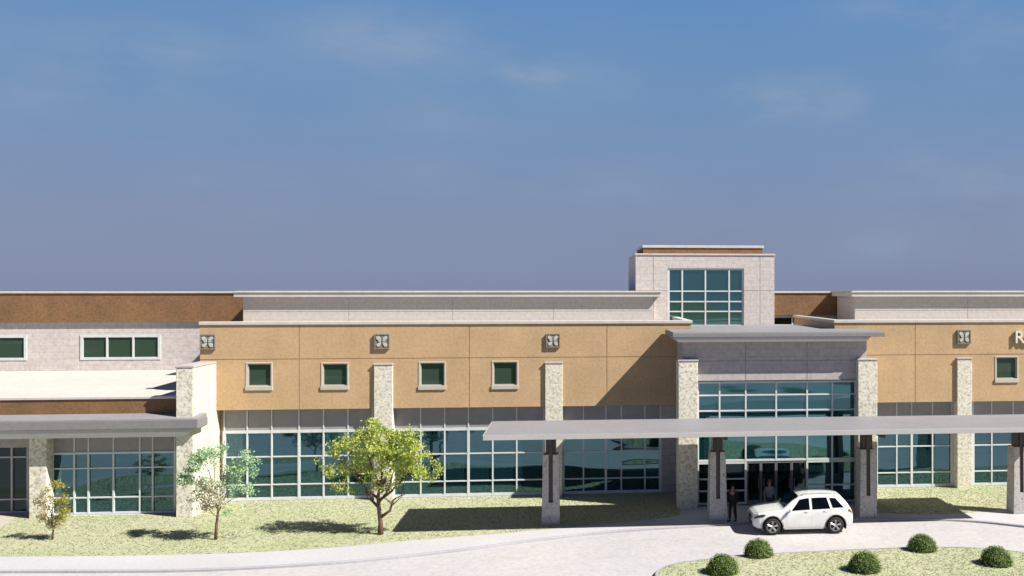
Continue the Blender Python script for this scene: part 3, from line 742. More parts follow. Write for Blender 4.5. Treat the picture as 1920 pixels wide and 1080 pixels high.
tree('lawn_tree', 404, 1012, 'slender pale green young tree with cream lower leaves in front of the stone pier',
     [(0, 0, -0.05), (0.05, 0, 0.7), (0.12, 0, 1.3), (-0.02, 0, 2.0), (-0.05, 0, 3.2)], [0.075, 0.06, 0.05, 0.035, 0.012],
     [(1.2, (0.85, 0.1, 2.6), 0.035), (1.3, (-0.75, 0, 2.8), 0.035), (1.7, (0.3, 0.4, 3.3), 0.03), (1.9, (-0.3, -0.4, 3.4), 0.03), (1.5, (1.3, 0, 1.9), 0.025), (1.0, (-0.6, 0, 1.6), 0.02)],
     [((1.0, 0, 3.25), (0.55, 0.7, 0.7), 620, 0.058, lp), ((-0.75, 0, 3.4), (0.6, 0.7, 0.6), 560, 0.058, lp), ((0.1, 0, 3.75), (0.75, 0.7, 0.45), 450, 0.055, lp),
      ((-1.2, 0, 2.7), (0.5, 0.5, 0.45), 400, 0.055, lp), ((0.3, 0, 2.7), (0.6, 0.6, 0.35), 260, 0.055, lp), ((1.1, 0, 2.3), (0.55, 0.5, 0.45), 400, 0.052, lp), ((1.6, 0, 3.2), (0.25, 0.4, 0.5), 110, 0.05, lp),
      ((-0.05, -0.25, 2.05), (0.62, 0.5, 0.7), 800, 0.062, lk), ((-0.75, 0.2, 2.3), (0.5, 0.5, 0.5), 300, 0.058, lp), ((-0.9, 0, 1.7), (0.4, 0.4, 0.4), 90, 0.05, lk), ((1.7, 0, 1.55), (0.6, 0.4, 0.18), 80, 0.05, lk), ((0.4, 0, 1.35), (0.4, 0.3, 0.25), 60, 0.05, lp)], M['barkred'], TG)
tree('lawn_tree', 98, 1012, 'small sparse olive and rust young tree in front of the left stone pier',
     [(0, 0, -0.05), (0.04, 0, 0.4), (-0.03, 0, 0.9), (0.03, 0, 1.7)], [0.045, 0.036, 0.025, 0.01],
     [(0.4, (0.45, 0.1, 1.3), 0.02), (0.5, (-0.4, 0, 1.2), 0.02), (0.8, (0.25, 0.2, 1.9), 0.016), (0.9, (-0.2, -0.2, 1.9), 0.016)],
     [((0.45, 0, 1.65), (0.4, 0.45, 0.5), 330, 0.05, lo), ((0.1, 0, 2.3), (0.3, 0.35, 0.4), 170, 0.048, lo), ((-0.4, -0.1, 1.3), (0.32, 0.4, 0.6), 280, 0.05, lr), ((0.1, 0, 0.85), (0.38, 0.4, 0.45), 300, 0.048, lr), ((0.45, 0, 1.15), (0.4, 0.4, 0.4), 220, 0.05, lo), ((-0.25, 0, 1.9), (0.25, 0.3, 0.3), 110, 0.046, lr)], M['barkred'], TG)

# ------------------------------------------------------------------ CLIPPED BUSHES
M['bush'] = leafmat('bush_leaf', [(0.06, 0.10, 0.02), (0.14, 0.21, 0.05), (0.26, 0.34, 0.10)], 0.15)
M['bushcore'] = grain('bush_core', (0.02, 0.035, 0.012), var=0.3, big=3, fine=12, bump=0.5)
def bush_parts(root):
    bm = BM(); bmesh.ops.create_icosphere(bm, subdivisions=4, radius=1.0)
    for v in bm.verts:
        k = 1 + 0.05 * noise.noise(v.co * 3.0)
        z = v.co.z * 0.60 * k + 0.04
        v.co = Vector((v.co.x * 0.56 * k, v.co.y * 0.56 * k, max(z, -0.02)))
    obj('inner_core', bm, M['bushcore'], root, smooth=True)  # solid dark core filling the dome under the leaves
    bm = BM()
    for i in range(5200):
        d = Vector((R.gauss(0, 1), R.gauss(0, 1), R.gauss(0, 1))).normalized()
        k = 1.0 + 0.06 * noise.noise(d * 3.0) + R.uniform(-0.07, 0.10) + 0.05 * noise.noise(d * 7.0)
        p = Vector((d.x * 0.58 * k, d.y * 0.58 * k, d.z * 0.63 * k + 0.04))
        if p.z < 0.0: continue
        leaf(bm, p, R.uniform(0.02, 0.036), (d + Vector((R.gauss(0, .6), R.gauss(0, .6), R.gauss(0, .6)))).normalized())
    obj('foliage', bm, M['bush'], root, recalc=False)
BL = [(1423, 1044.5, 1.0, "clipped round green bush just below the white car's front bumper"),
      (1355, 1077, 1.03, 'clipped round green bush at the left tip of the island, leftmost of the five'),
      (1623, 1073, 1.05, 'clipped round green bush in the middle of the island between the two pairs of bushes'),
      (1732, 1034, 1.0, "clipped round green bush farthest back on the island, right of the white car's tail"),
      (1872, 1061, 1.02, 'clipped round green bush at the right side of the island, rightmost of the five')]
proto = None
for i, (px, py, s, lab) in enumerate(BL):
    gx, gy = G(px, py, 0.055)
    if proto is None:
        proto = o = empty('round_bush'); bush_parts(o)
    else:
        o = proto.copy(); COL.objects.link(o)
        for ch in proto.children:
            c = ch.copy(); COL.objects.link(c); c.parent = o
    o.location = (gx, gy + 0.25, 0.05); o.rotation_euler = (0, 0, i * 1.3); o.scale = (s, s, s * R.uniform(0.92, 1.0))
    tag(o, lab, 'bush', 'clipped bushes on the island')

# ------------------------------------------------------------------ WHITE CAR
M['paint'] = plain('white_paint', (0.80, 0.80, 0.77), 0.28, 0.0, 0.5, 0.7)
M['carglass'] = glass('car_glass', (0.003, 0.004, 0.005), (0.25, 0.27, 0.28), 0.04, 0.0)
M['rubber'] = plain('rubber', (0.012, 0.012, 0.013), 0.8)
M['alloy'] = plain('alloy', (0.50, 0.49, 0.47), 0.35, 0.6)
M['plastic'] = plain('dark_plastic', (0.02, 0.02, 0.022), 0.55)
M['lamp'] = plain('dark_lamp', (0.03, 0.035, 0.04), 0.15)
M['redlamp'] = plain('red_lamp', (0.35, 0.02, 0.015), 0.2)
ST = [(0.00, .40, .70, .76, .62, .50), (0.05, .33, .80, .88, .76, .64), (0.20, .27, .90, .965, .87, .74), (0.45, .24, .95, 1.02, .915, .80), (0.9, .23, .985, 1.075, .93, .82),
      (1.25, .23, 1.005, 1.115, .935, .83), (1.36, .23, 1.015, 1.16, .935, .82), (1.6, .23, 1.025, 1.34, .935, .755), (1.85, .23, 1.035, 1.52, .935, .70), (2.08, .23, 1.045, 1.635, .935, .665),
      (2.35, .23, 1.055, 1.695, .935, .645), (2.9, .23, 1.07, 1.72, .935, .635), (3.4, .24, 1.085, 1.712, .932, .625), (3.72, .26, 1.095, 1.685, .925, .61), (3.95, .28, 1.105, 1.64, .918, .60),
      (4.13, .30, 1.11, 1.46, .905, .64), (4.30, .33, 1.10, 1.24, .885, .70), (4.39, .36, 1.0, 1.09, .86, .72), (4.455, .38, .88, .95, .83, .70), (4.485, .45, .78, .85, .74, .60)]
def station(x):
    for a, b_ in zip(ST, ST[1:]):
        if a[0] <= x <= b_[0]:
            t = (x - a[0]) / (b_[0] - a[0]); return [p + (q - p) * t for p, q in zip(a, b_)]
    return list(ST[-1] if x > 1 else ST[0])
def section(s):
    x, zb, belt, rf, W, wr = s
    return [(0, zb), (0.80 * W, zb), (0.965 * W, zb + 0.07), (0.995 * W, zb + 0.30 * (belt - zb)), (W, zb + 0.62 * (belt - zb)), (0.99 * W, zb + 0.86 * (belt - zb)), (0.965 * W, belt),
            (wr + (0.965 * W - wr) * 0.08, rf - (rf - belt) * 0.14), (wr * 0.95, rf - 0.018), (wr * 0.7, rf + 0.004), (0, rf + 0.012)]
xs = sorted(set([s[0] for s in ST] + [round(0.1 + 0.09 * i, 3) for i in range(48)]))
CAR = tag(empty('parked_car'), 'white sport utility car with dark windows standing before the entrance canopy', 'car')
bm = BM(); rows = []
for x in xs:
    s = section(station(x)); full = [(-y, z) for y, z in s] + [(y, z) for y, z in reversed(s[1:-1])]
    rows.append([bm.verts.new((x, y, z)) for y, z in full])
nn = len(rows[0])
for a, b_ in zip(rows, rows[1:]):
    for k in range(nn): bm.faces.new((a[k], a[(k + 1) % nn], b_[(k + 1) % nn], b_[k]))
bm.faces.new(rows[0][::-1]); bm.faces.new(rows[-1])
body = obj('body', bm, M['paint'], CAR, smooth=True)
# cut the wheel arches
WX, WR_ = (0.83, 3.66), 0.375
bm = BM()
for x in WX:
    for sgn in (-1, 1):
        y0, y1 = sorted((sgn * 0.58, sgn * 1.2)); n = 40
        lo = [bm.verts.new((x + 0.45 * math.cos(2 * math.pi * k / n), y0, WR_ + 0.45 * math.sin(2 * math.pi * k / n))) for k in range(n)]
        hi = [bm.verts.new((x + 0.45 * math.cos(2 * math.pi * k / n), y1, WR_ + 0.45 * math.sin(2 * math.pi * k / n))) for k in range(n)]
        for k in range(n): bm.faces.new((lo[k], lo[(k + 1) % n], hi[(k + 1) % n], hi[k]))
        bm.faces.new(lo[::-1]); bm.faces.new(hi)
cut = obj('cutter', bm, M['plastic'])
md = body.modifiers.new('arch', 'BOOLEAN'); md.operation = 'DIFFERENCE'; md.object = cut; md.solver = 'EXACT'
dg = bpy.context.evaluated_depsgraph_get(); dg.update()
me = bpy.data.meshes.new_from_object(body.evaluated_get(dg))
body.modifiers.clear(); body.data = me; bpy.data.objects.remove(cut)
if len(me.polygons) < 200: raise RuntimeError('arch cut failed')
for p in me.polygons: p.use_smooth = True
me.set_sharp_from_angle(angle=math.radians(32))
for x in WX:                                                 # dark liners inside the arches
    for sgn in (-1, 1):
        bm = BM(); n = 24
        arc = [(x + 0.44 * math.cos(math.radians(-20 + 220 * k / n)), WR_ + 0.44 * math.sin(math.radians(-20 + 220 * k / n))) for k in range(n + 1)]
        r0 = [bm.verts.new((a, sgn * 0.925, z)) for a, z in arc]; r1 = [bm.verts.new((a, sgn * 0.60, z)) for a, z in arc]
        r2 = [bm.verts.new((x + (a - x) * 1.10, sgn * 0.938, WR_ + (z - WR_) * 1.10)) for a, z in arc]
        for k in range(n):
            bm.faces.new((r0[k], r0[k + 1], r1[k + 1], r1[k])); bm.faces.new((r0[k], r2[k], r2[k + 1], r0[k + 1]))
        bm.faces.new(r1)
        obj('wheel_arch', bm, M['plastic'], CAR)
def wheel(x, sgn):
    bm = BM()
    lathe_y(bm, [(0.25, -0.12), (0.33, -0.125), (0.362, -0.11), (WR_, -0.08), (WR_, 0.08), (0.362, 0.11), (0.33, 0.125), (0.25, 0.12)], 44)
    w = obj('wheel', bm, M['rubber'], CAR, smooth=True); w.location = (x, sgn * 0.80, WR_)
    bm = BM()
    yo = sgn * 0.105
    lathe_y(bm, [(0.258, sgn * 0.118), (0.235, sgn * 0.112), (0.225, sgn * 0.03)], 36)
    for k in range(5):
        a = 2 * math.pi * k / 5 + 0.3
        for da in (-0.13, 0.13):
            p0 = Vector((0.05 * math.cos(a), yo, 0.05 * math.sin(a))); p1 = Vector((0.238 * math.cos(a + da), yo - sgn * 0.005, 0.238 * math.sin(a + da)))
            tube(bm, [p0, p1], [0.026, 0.022], 6)
    lathe_y(bm, [(0.062, yo - 0.02), (0.062, yo + sgn * 0.012), (0.0001, yo + sgn * 0.015)], 20)
    obj('rim', bm, M['alloy'], w)
    bm = BM(); lathe_y(bm, [(0.0001, sgn * 0.02), (0.24, sgn * 0.02)], 28); obj('brake_disc', bm, M['plastic'], w)
for x in WX:
    for sgn in (-1, 1): wheel(x, sgn)
def side_pt(x, t, sgn, off):
    s = section(station(x)); a, b_ = s[6], s[7]
    y = a[0] + (b_[0] - a[0]) * t; z = a[1] + (b_[1] - a[1]) * t
    nrm = Vector((b_[1] - a[1], a[0] - b_[0])).normalized()
    return (x, sgn * (y + nrm.x * off), z + nrm.y * off)
def side_pane(name, xb0, xb1, xt0, xt1, t0, t1, sgn, parent):
    bm = BM(); nx, nt_ = 8, 4; g = []
    for j in range(nt_ + 1):
        t = t0 + (t1 - t0) * j / nt_; k = j / nt_
        g.append([bm.verts.new(side_pt((xb0 + (xt0 - xb0) * k) + ((xb1 + (xt1 - xb1) * k) - (xb0 + (xt0 - xb0) * k)) * i / nx, t, sgn, 0.010)) for i in range(nx + 1)])
    for j in range(nt_):
        for i in range(nx): bm.faces.new((g[j][i], g[j][i + 1], g[j + 1][i + 1], g[j + 1][i]))
    return obj(name, bm, M['carglass'], parent, smooth=True)
def low_pt(x, t, sgn, off):
    s = section(station(x))[2:7]
    k = t * 4; i = min(int(k), 3); f = k - i
    y = s[i][0] + (s[i + 1][0] - s[i][0]) * f; z = s[i][1] + (s[i + 1][1] - s[i][1]) * f
    return (x, sgn * (y + off), z)
def door_panel(x0, x1, sgn, cutx=None):
    bm = BM(); nx, nt_ = 10, 8; g = []
    for j in range(nt_ + 1):
        t = 0.06 + 0.93 * j / nt_; row = []
        for i in range(nx + 1):
            xe = x1
            if cutx:
                z = low_pt(x1, t, 1, 0)[2]; dz = z - WR_
                if abs(dz) < 0.52: xe = min(x1, cutx - math.sqrt(0.52 ** 2 - dz * dz))
            row.append(bm.verts.new(low_pt(x0 + (xe - x0) * i / nx, t, sgn, 0.006)))
        g.append(row)
    for j in range(nt_):
        for i in range(nx): bm.faces.new((g[j][i], g[j][i + 1], g[j + 1][i + 1], g[j + 1][i]))
    ext = bmesh.ops.extrude_face_region(bm, geom=list(bm.faces))
    for v in [e for e in ext['geom'] if isinstance(e, bmesh.types.BMVert)]: v.co.y -= sgn * 0.02
    d = obj('door', bm, M['paint'], CAR, smooth=True); d.data.set_sharp_from_angle(angle=math.radians(35))
    hx = (x1 if not cutx else x1 - 0.12) - 0.2
    p = low_pt(hx, 0.86, sgn, 0.02); bm = BM(); tube(bm, [(p[0] - 0.1, p[1], p[2]), (p[0] + 0.1, p[1], p[2])], 0.016, 8); obj('handle', bm, M['paint'], d, smooth=True)
    return d
for sgn in (-1, 1):
    d1 = door_panel(1.47, 2.565, sgn); d2 = door_panel(2.585, 3.52, sgn, 3.66)
    side_pane('window', 1.64, 2.50, 2.06, 2.50, 0.06, 0.90, sgn, d1)
    side_pane('window', 2.62, 3.42, 2.62, 3.30, 0.06, 0.90, sgn, d2)
    side_pane('window', 3.54, 4.06, 3.42, 3.70, 0.10, 0.86, sgn, CAR)
    bm = BM(); bmesh.ops.create_icosphere(bm, subdivisions=2, radius=1.0)
    for v in bm.verts: v.co = Vector((1.60 + v.co.x * 0.075, sgn * (1.03 + v.co.y * 0.11), 1.10 + v.co.z * 0.075))
    tube(bm, [(1.62, sgn * 0.92, 1.05), (1.61, sgn * 1.0, 1.08)], 0.03, 6)
    obj('wing_mirror', bm, M['paint'], CAR, smooth=True)
    bm = BM()                                                # headlamp wraps the corner
    g = [[bm.verts.new(low_pt(xa + (xb - xa) * i / 6, t, sgn, 0.012)) for i in range(7)] for t, xa, xb in ((.70, .05, .40), (.78, .045, .52), (.87, .045, .50), (.95, .05, .40))]
    for ra, rb in zip(g, g[1:]):
        for i in range(6): bm.faces.new((ra[i], ra[i + 1], rb[i + 1], rb[i]))
    obj('headlamp', bm, M['lamp'], CAR, smooth=True)
    bm = BM()
    g = [[bm.verts.new(low_pt(xa + (xb - xa) * i / 4, t, sgn, 0.012)) for i in range(5)] for t, xa, xb in ((.74, 4.22, 4.45), (.85, 4.24, 4.43), (.96, 4.26, 4.40))]
    for ra, rb in zip(g, g[1:]):
        for i in range(4): bm.faces.new((ra[i], ra[i + 1], rb[i + 1], rb[i]))
    obj('tail_lamp', bm, M['redlamp'], CAR, smooth=True)
bm = BM(); g = []                                            # windscreen
for j in range(9):
    x = 1.40 + 0.66 * j / 8; s = station(x); wr = s[5] * 0.93
    g.append([bm.verts.new((x - 0.004, -wr + 2 * wr * i / 10, s[3] + 0.018 + 0.006 * (1 - abs(i - 5) / 5))) for i in range(11)])
for j in range(8):
    for i in range(10): bm.faces.new((g[j][i], g[j][i + 1], g[j + 1][i + 1], g[j + 1][i]))
obj('windscreen', bm, M['carglass'], CAR, smooth=True)
bm = BM(); g = []
for j in range(6):
    x = 3.99 + 0.28 * j / 5; s = station(x); wr = s[5] * 0.9
    g.append([bm.verts.new((x + 0.006, -wr + 2 * wr * i / 6, s[3] + 0.016)) for i in range(7)])
for j in range(5):
    for i in range(6): bm.faces.new((g[j][i], g[j][i + 1], g[j + 1][i + 1], g[j + 1][i]))
obj('rear_window', bm, M['carglass'], CAR, smooth=True)
bm = BM()
for s in (-1, 1):
    for k in range(5):
        y0, y1 = sorted((s * (0.05 + k * 0.055), s * (0.085 + k * 0.055))); box(bm, -0.022, 0.03, y0, y1, 0.62, 0.78)
obj('grille', bm, M['plastic'], CAR)
bm = BM(); box(bm, -0.03, 0.05, -0.5, 0.5, 0.42, 0.54); bevel(bm, 0.02, 1); obj('bumper_grille', bm, M['plastic'], CAR)
bm = BM(); box(bm, -0.035, -0.004, -0.26, 0.26, 0.56, 0.60); obj('number_plate_holder', bm, M['alloy'], CAR)
for s in (-1, 1):
    bm = BM(); tube(bm, [(2.15, s * 0.60, 1.67), (2.3, s * 0.60, 1.735), (3.55, s * 0.575, 1.73), (3.75, s * 0.57, 1.685)], 0.016, 6); obj('roof_rail', bm, M['alloy'], CAR, smooth=True)
    bm = BM(); y0, y1 = sorted((s * 0.80, s * 0.905)); box(bm, 1.34, 3.14, y0, y1, 0.235, 0.30); bevel(bm, 0.02, 1); obj('sill', bm, M['lip'], CAR)
Yn = (H + 0.10) * F / (1002.5 - CY)
cy_ = Yn + 0.93 * cT
cxw = (1500 - CX) * cy_ / F
CAR.location = (cxw - 2.335 * cT, cy_ - 2.335 * sT, -0.098); CAR.rotation_euler = (0, 0, TH); CAR.scale = (1.03, 1.03, 1.03)

# ------------------------------------------------------------------ PEOPLE
def skin(name, verts, edges, radii, mat, parent, root=0, sub=2):
    me = bpy.data.meshes.new(name); me.from_pydata(verts, edges, [])
    o = bpy.data.objects.new(name, me); COL.objects.link(o)
    m = o.modifiers.new('skin', 'SKIN'); m.use_smooth_shade = True
    for i, r in enumerate(radii):
        me.skin_vertices[0].data[i].radius = (r, r) if not isinstance(r, tuple) else r
        me.skin_vertices[0].data[i].use_root = (i == root)
    s = o.modifiers.new('sub', 'SUBSURF'); s.levels = sub; s.render_levels = sub
    dg = bpy.context.evaluated_depsgraph_get(); dg.update()
    nm = bpy.data.meshes.new_from_object(o.evaluated_get(dg))
    o.modifiers.clear(); o.data = nm
    nm.materials.clear(); nm.materials.append(mat)
    for p in nm.polygons: p.use_smooth = True
    o.parent = parent
    return o
M['skin'] = plain('skin', (0.42, 0.25, 0.18), 0.6)
M['skin2'] = plain('skin_dark', (0.20, 0.11, 0.075), 0.6)
def person(px, py, rz, label, height, coat, trousers, hairc, skinm, stride=0.12, longc=False):
    root = empty('person'); gx, gy = G(px, py, 0.0)
    root.location = (gx, gy, 0); root.rotation_euler = (0, 0, rz); root.scale = (height / 1.75,) * 3
    tag(root, label, 'person')
    V, E, Rr = [], [], []
    def add(p, r, par=None):
        V.append(p); Rr.append(r); i = len(V) - 1
        if par is not None: E.append((par, i))
        return i
    # faces -y ; pelvis is the root
    pel = add((0, 0, 0.95), (0.150, 0.105)); w = add((0, 0, 1.10), (0.135, 0.095), pel); ch = add((0, 0.01, 1.30), (0.165, 0.11), w)
    nb = add((0, 0.015, 1.45), 0.06, ch); nk = add((0, 0.0, 1.53), 0.054, nb); hd = add((0, -0.012, 1.62), (0.075, 0.092), nk); ht = add((0, -0.004, 1.71), (0.066, 0.078), hd)
    joints = {}
    for s, nm in ((-1, 'l'), (1, 'r')):
        hp = add((s * 0.10, 0, 0.88), 0.092, pel); kn = add((s * 0.115, -0.04 + s * stride * 0.4, 0.49), 0.060, hp); an = add((s * 0.12, s * stride, 0.09), 0.040, kn)
        to = add((s * 0.135, s * stride - 0.17, 0.035), 0.034, an)
        sh = add((s * 0.185, 0.01, 1.40), 0.060, ch); el = add((s * 0.255, 0.05 - s * 0.03, 1.12), 0.043, sh); wr = add((s * 0.27, -0.05 - s * 0.06, 0.88), 0.028, el)
        pm = add((s * 0.272, -0.07 - s * 0.06, 0.81), (0.022, 0.036), wr)
        for q, (dy, ln) in enumerate(((-0.028, .070), (-0.010, .082), (0.009, .078), (0.026, .062))):
            k1 = add((s * 0.275, -0.078 - s * 0.06 + dy, 0.77), 0.009, pm); k2 = add((s * 0.262, -0.088 - s * 0.06 + dy, 0.77 - ln * 0.55), 0.008, k1); add((s * 0.245, -0.092 - s * 0.06 + dy, 0.77 - ln), 0.007, k2)
        t1 = add((s * 0.258, -0.115 - s * 0.06, 0.815), 0.010, pm); add((s * 0.248, -0.135 - s * 0.06, 0.775), 0.008, t1)
        joints[nm] = (hp, kn, an, to, sh, el, wr)
    body = skin('body', V, E, Rr, skinm, root)
    # face: nose, brows, eyes, mouth, ears
    bm = BM()
    for s in (-1, 1):
        bmesh.ops.create_icosphere(bm, subdivisions=1, radius=0.011, matrix=Matrix.Translation((s * 0.031, -0.098, 1.632)))
    obj('eyes', bm, M['plastic'], body, smooth=True)
    bm = BM(); tube(bm, [(0, -0.095, 1.635), (0, -0.112, 1.612), (0, -0.118, 1.592)], [0.008, 0.011, 0.014], 6)
    for s in (-1, 1): tube(bm, [(s * 0.074, 0.0, 1.645), (s * 0.083, 0.012, 1.62), (s * 0.074, 0.0, 1.59)], [0.010, 0.016, 0.009], 6)
    obj('nose_and_ears', bm, skinm, body, smooth=True)
    bm = BM(); tube(bm, [(-0.024, -0.090, 1.563), (0, -0.098, 1.560), (0.024, -0.090, 1.563)], 0.005, 5); obj('mouth', bm, M['redlamp'], body)
    hv = [(0, 0.02, 1.70), (0, -0.02, 1.738), (0, 0.055, 1.62)]
    if longc: hv.append((0, 0.075, 1.50))
    skin('hair', hv, [(0, 1), (0, 2)] + ([(2, 3)] if longc else []), [(0.088, 0.088), (0.062, 0.066), (0.076, 0.05)] + ([(0.07, 0.03)] if longc else []), hairc, root)
    # clothing
    cv = [(0, 0, 0.86), (0, 0, 1.10), (0, 0.01, 1.30), (0, 0.012, 1.43)]; ce = [(0, 1), (1, 2), (2, 3)]; cr = [(0.185, 0.14), (0.160, 0.118), (0.185, 0.13), (0.075, 0.07)]
    for nm in 'lr':
        hp, kn, an, to, sh, el, wr = joints[nm]; i = len(cv); cv += [V[sh], V[el], tuple(Vector(V[wr]) + Vector((0, 0, 0.02)))]; ce += [(2, i), (i, i + 1), (i + 1, i + 2)]; cr += [0.075, 0.057, 0.044]
    skin('jacket', cv, ce, cr, coat, root, 1)
    tv = [(0, 0, 0.96)]; te = []; tr = [(0.165, 0.12)]
    for nm in 'lr':
        hp, kn, an, to, sh, el, wr = joints[nm]; i = len(tv); tv += [V[hp], V[kn], tuple(Vector(V[an]) + Vector((0, 0, 0.015)))]; te += [(0, i), (i, i + 1), (i + 1, i + 2)]; tr += [0.108, 0.078, 0.062]
    skin('trousers', tv, te, tr, trousers, root)
    for nm in 'lr':
        an, to = V[joints[nm][2]], V[joints[nm][3]]
        bm = BM(); tube(bm, [(an[0], an[1] + 0.07, 0.04), (an[0], an[1], 0.052), (to[0], to[1] + 0.06, 0.045), (to[0], to[1] - 0.03, 0.032)], [0.034, 0.05, 0.046, 0.028], 8)
        obj('shoe', bm, M['plastic'], root, smooth=True)
    return root
M['cloth_lilac'] = grain('cloth_lilac', (0.28, 0.265, 0.31), var=0.1, big=3, fine=25)
M['cloth_black'] = grain('cloth_black', (0.012, 0.012, 0.015), var=0.1, big=3, fine=25)
M['cloth_grey'] = grain('cloth_grey', (0.10, 0.09, 0.10), var=0.1, big=3, fine=25)
M['hair'] = grain('brown_hair', (0.20, 0.13, 0.08), var=0.2, big=8, fine=30)
M['hairb'] = grain('black_hair', (0.015, 0.012, 0.01), var=0.2, big=8, fine=30)
person(1443, 967, 0.35, 'person in a pale lilac jacket with brown hair standing behind the white car', 1.70, M['cloth_lilac'], M['cloth_grey'], M['hair'], M['skin'], 0.06, True)
person(1374, 977, -0.5, 'person in black clothes standing beside the stone canopy column', 1.74, M['cloth_black'], M['cloth_black'], M['hairb'], M['skin2'], 0.10)

# ------------------------------------------------------------------ LIGHT AND SKY
EXPO = 1.0
SD = Vector((1.0, -0.36, 1.03)).normalized()
sun = bpy.data.lights.new('sun', 'SUN'); sun.energy = 5.0; sun.angle = math.radians(0.5); sun.color = (1.0, 0.955, 0.88)
so = bpy.data.objects.new('sun', sun); COL.objects.link(so); so.location = (40, -20, 60)
so.rotation_euler = SD.to_track_quat('Z', 'Y').to_euler()
wd = bpy.data.worlds.new('World'); scene.world = wd; wd.use_nodes = True
nt = wd.node_tree; nt.nodes.clear()
out = nt.nodes.new('ShaderNodeOutputWorld'); bg = nt.nodes.new('ShaderNodeBackground'); bg.inputs[1].default_value = 0.1
sky = nt.nodes.new('ShaderNodeTexSky'); sky.sky_type = 'NISHITA'; sky.sun_disc = False
sky.sun_elevation = math.asin(SD.z); sky.sun_rotation = math.atan2(SD.x, SD.y)
tc = nt.nodes.new('ShaderNodeTexCoord'); sp = nt.nodes.new('ShaderNodeSeparateXYZ'); nt.links.new(tc.outputs['Generated'], sp.inputs[0])
# air colours by height above the horizon; unseen upper part darkened for deeper shade
def lin(c): return tuple(((x / 255) / 12.92 if x / 255 < 0.04045 else ((x / 255 + 0.055) / 1.055) ** 2.4) for x in c)
k = 0.5 ** EXPO * 10 
air = ramp(nt, [(0.0, lin((126, 138, 168))), (0.075, lin((124, 139, 172))), (0.14, lin((116, 142, 180))), (0.20, lin((110, 144, 184))), (0.285, lin((97, 140, 190))), (0.42, lin((52, 98, 170))), (0.7, lin((30, 62, 120))), (1.0, lin((20, 45, 95)))])
nt.links.new(sp.outputs[2], air.inputs[0])
# thin high cloud
mp = N(nt, 'ShaderNodeMapping'); mp.inputs['Scale'].default_value = (7.5, 7.5, 19.0); nt.links.new(tc.outputs['Generated'], mp.inputs[0])
cn = N(nt, 'ShaderNodeTexNoise', Scale=1.0, Detail=7.0, Roughness=0.58); nt.links.new(mp.outputs[0], cn.inputs['Vector'])
acc = None
def cloudspot(px, py, sx, sy, amt):
    global acc
    d = Vector(((px - CX) / F, 1.0, (CY - py) / F)).normalized()
    vs = N(nt, 'ShaderNodeVectorMath', operation='SUBTRACT'); nt.links.new(tc.outputs['Generated'], vs.inputs[0]); vs.inputs[1].default_value = d
    vm = N(nt, 'ShaderNodeVectorMath', operation='MULTIPLY'); nt.links.new(vs.outputs[0], vm.inputs[0]); vm.inputs[1].default_value = (F / sx / 1.5, F / sx / 1.5, F / sy / 1.5)
    ln = N(nt, 'ShaderNodeVectorMath', operation='LENGTH'); nt.links.new(vm.outputs[0], ln.inputs[0])
    mr = N(nt, 'ShaderNodeMapRange', interpolation_type='SMOOTHSTEP'); nt.links.new(ln.outputs['Value'], mr.inputs[0])
    mr.inputs[1].default_value = 0.0; mr.inputs[2].default_value = 1.0; mr.inputs[3].default_value = amt; mr.inputs[4].default_value = 0.0
    if acc is None: acc = mr.outputs[0]
    else:
        ad = N(nt, 'ShaderNodeMath', operation='ADD'); nt.links.new(acc, ad.inputs[0]); nt.links.new(mr.outputs[0], ad.inputs[1]); acc = ad.outputs[0]
for c in ((735, 75, 190, 75, 1.0), (240, 125, 210, 60, 0.8), (60, 185, 90, 50, 0.4), (1060, 150, 170, 50, 0.8), (990, 140, 60, 24, 0.8), (1425, 185, 75, 42, 1.3), (1545, 185, 75, 42, 1.2), (1700, 10, 140, 40, 0.7), (1820, 320, 190, 55, 0.6), (810, 215, 120, 50, 0.4), (450, 360, 130, 50, 0.45), (820, 330, 140, 40, 0.35), (1100, 350, 160, 40, 0.35), (1640, 480, 120, 40, 0.4), (1340, 430, 80, 30, 0.3), (1860, 60, 130, 60, 0.5), (1760, 400, 230, 90, 0.35), (300, 90, 120, 40, 0.5)):
    cloudspot(*c)
cr_ = N(nt, 'ShaderNodeMapRange'); nt.links.new(cn.outputs[0], cr_.inputs[0]); cr_.inputs[1].default_value = 0.33; cr_.inputs[2].default_value = 0.66; cr_.inputs[3].default_value = 0.0; cr_.inputs[4].default_value = 1.0
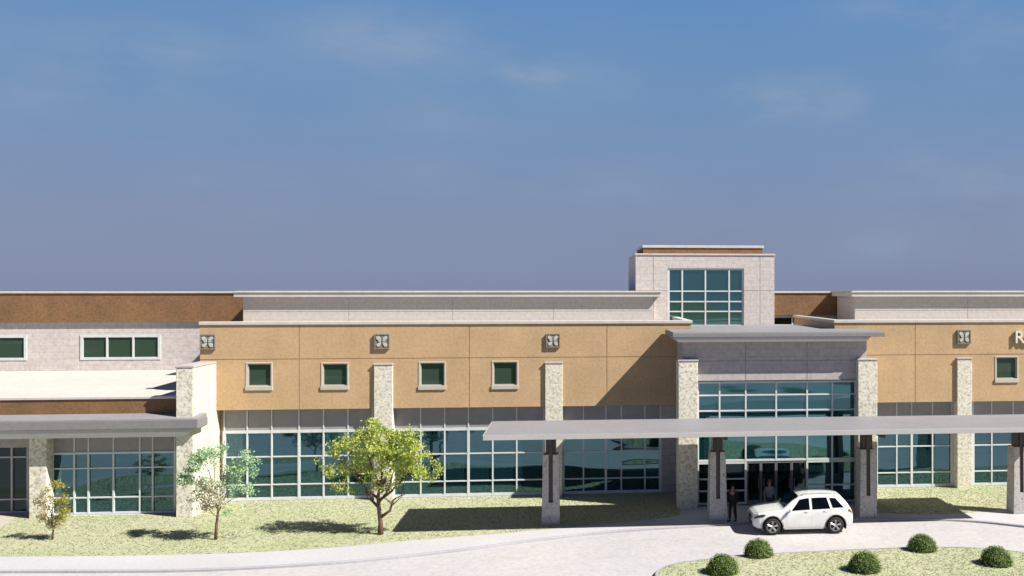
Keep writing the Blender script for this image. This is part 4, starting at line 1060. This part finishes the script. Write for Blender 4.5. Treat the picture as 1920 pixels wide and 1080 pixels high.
cm = N(nt, 'ShaderNodeMath', operation='MULTIPLY'); nt.links.new(acc, cm.inputs[0]); nt.links.new(cr_.outputs[0], cm.inputs[1])
wv = N(nt, 'ShaderNodeMath', operation='MULTIPLY_ADD'); nt.links.new(cr_.outputs[0], wv.inputs[0]); wv.inputs[1].default_value = 0.10
nt.links.new(cm.outputs[0], wv.inputs[2])
cf = N(nt, 'ShaderNodeMath', operation='MULTIPLY', use_clamp=True); nt.links.new(wv.outputs[0], cf.inputs[0]); cf.inputs[1].default_value = 0.55
airc = mix(nt, cf.outputs[0], air.outputs[0], lin((148, 166, 188)))
sc_ = N(nt, 'ShaderNodeVectorMath', operation='SCALE'); nt.links.new(airc, sc_.inputs[0]); sc_.inputs['Scale'].default_value = k
final = mix(nt, 0.97, sky.outputs[0], sc_.outputs[0])
nt.links.new(final, bg.inputs[0]); nt.links.new(bg.outputs[0], out.inputs[0])

cam = bpy.data.cameras.new('camera'); co = bpy.data.objects.new('camera', cam); COL.objects.link(co)
co.location = (0, 0, H); co.rotation_euler = (math.radians(90), 0, 0)
cam.sensor_width = 36; cam.lens = 36 * F / 1920; cam.shift_x = (960 - CX) / 1920; cam.shift_y = (CY - 540) / 1920
cam.clip_start = 0.1; cam.clip_end = 6000
scene.camera = co
vs_ = scene.view_settings
vs_.view_transform = 'Standard'; vs_.look = 'None'; vs_.exposure = EXPO; vs_.gamma = 1.0; vs_.use_curve_mapping = False

# one calibration of every pigment against the exposure (daylight albedos)
ALB = 0.77
for m in bpy.data.materials:
    t = m.node_tree
    if t is None: continue
    for n in list(t.nodes):
        if n.type in ('BSDF_PRINCIPLED', 'BSDF_DIFFUSE', 'BSDF_TRANSLUCENT'):
            i = n.inputs['Base Color'] if n.type == 'BSDF_PRINCIPLED' else n.inputs['Color']
            if i.is_linked:
                src = i.links[0].from_socket
                t.links.new(mix(t, 1.0, src, (ALB,) * 3, 'MULTIPLY'), i)
            else:
                c = i.default_value; i.default_value = (c[0] * ALB, c[1] * ALB, c[2] * ALB, 1)
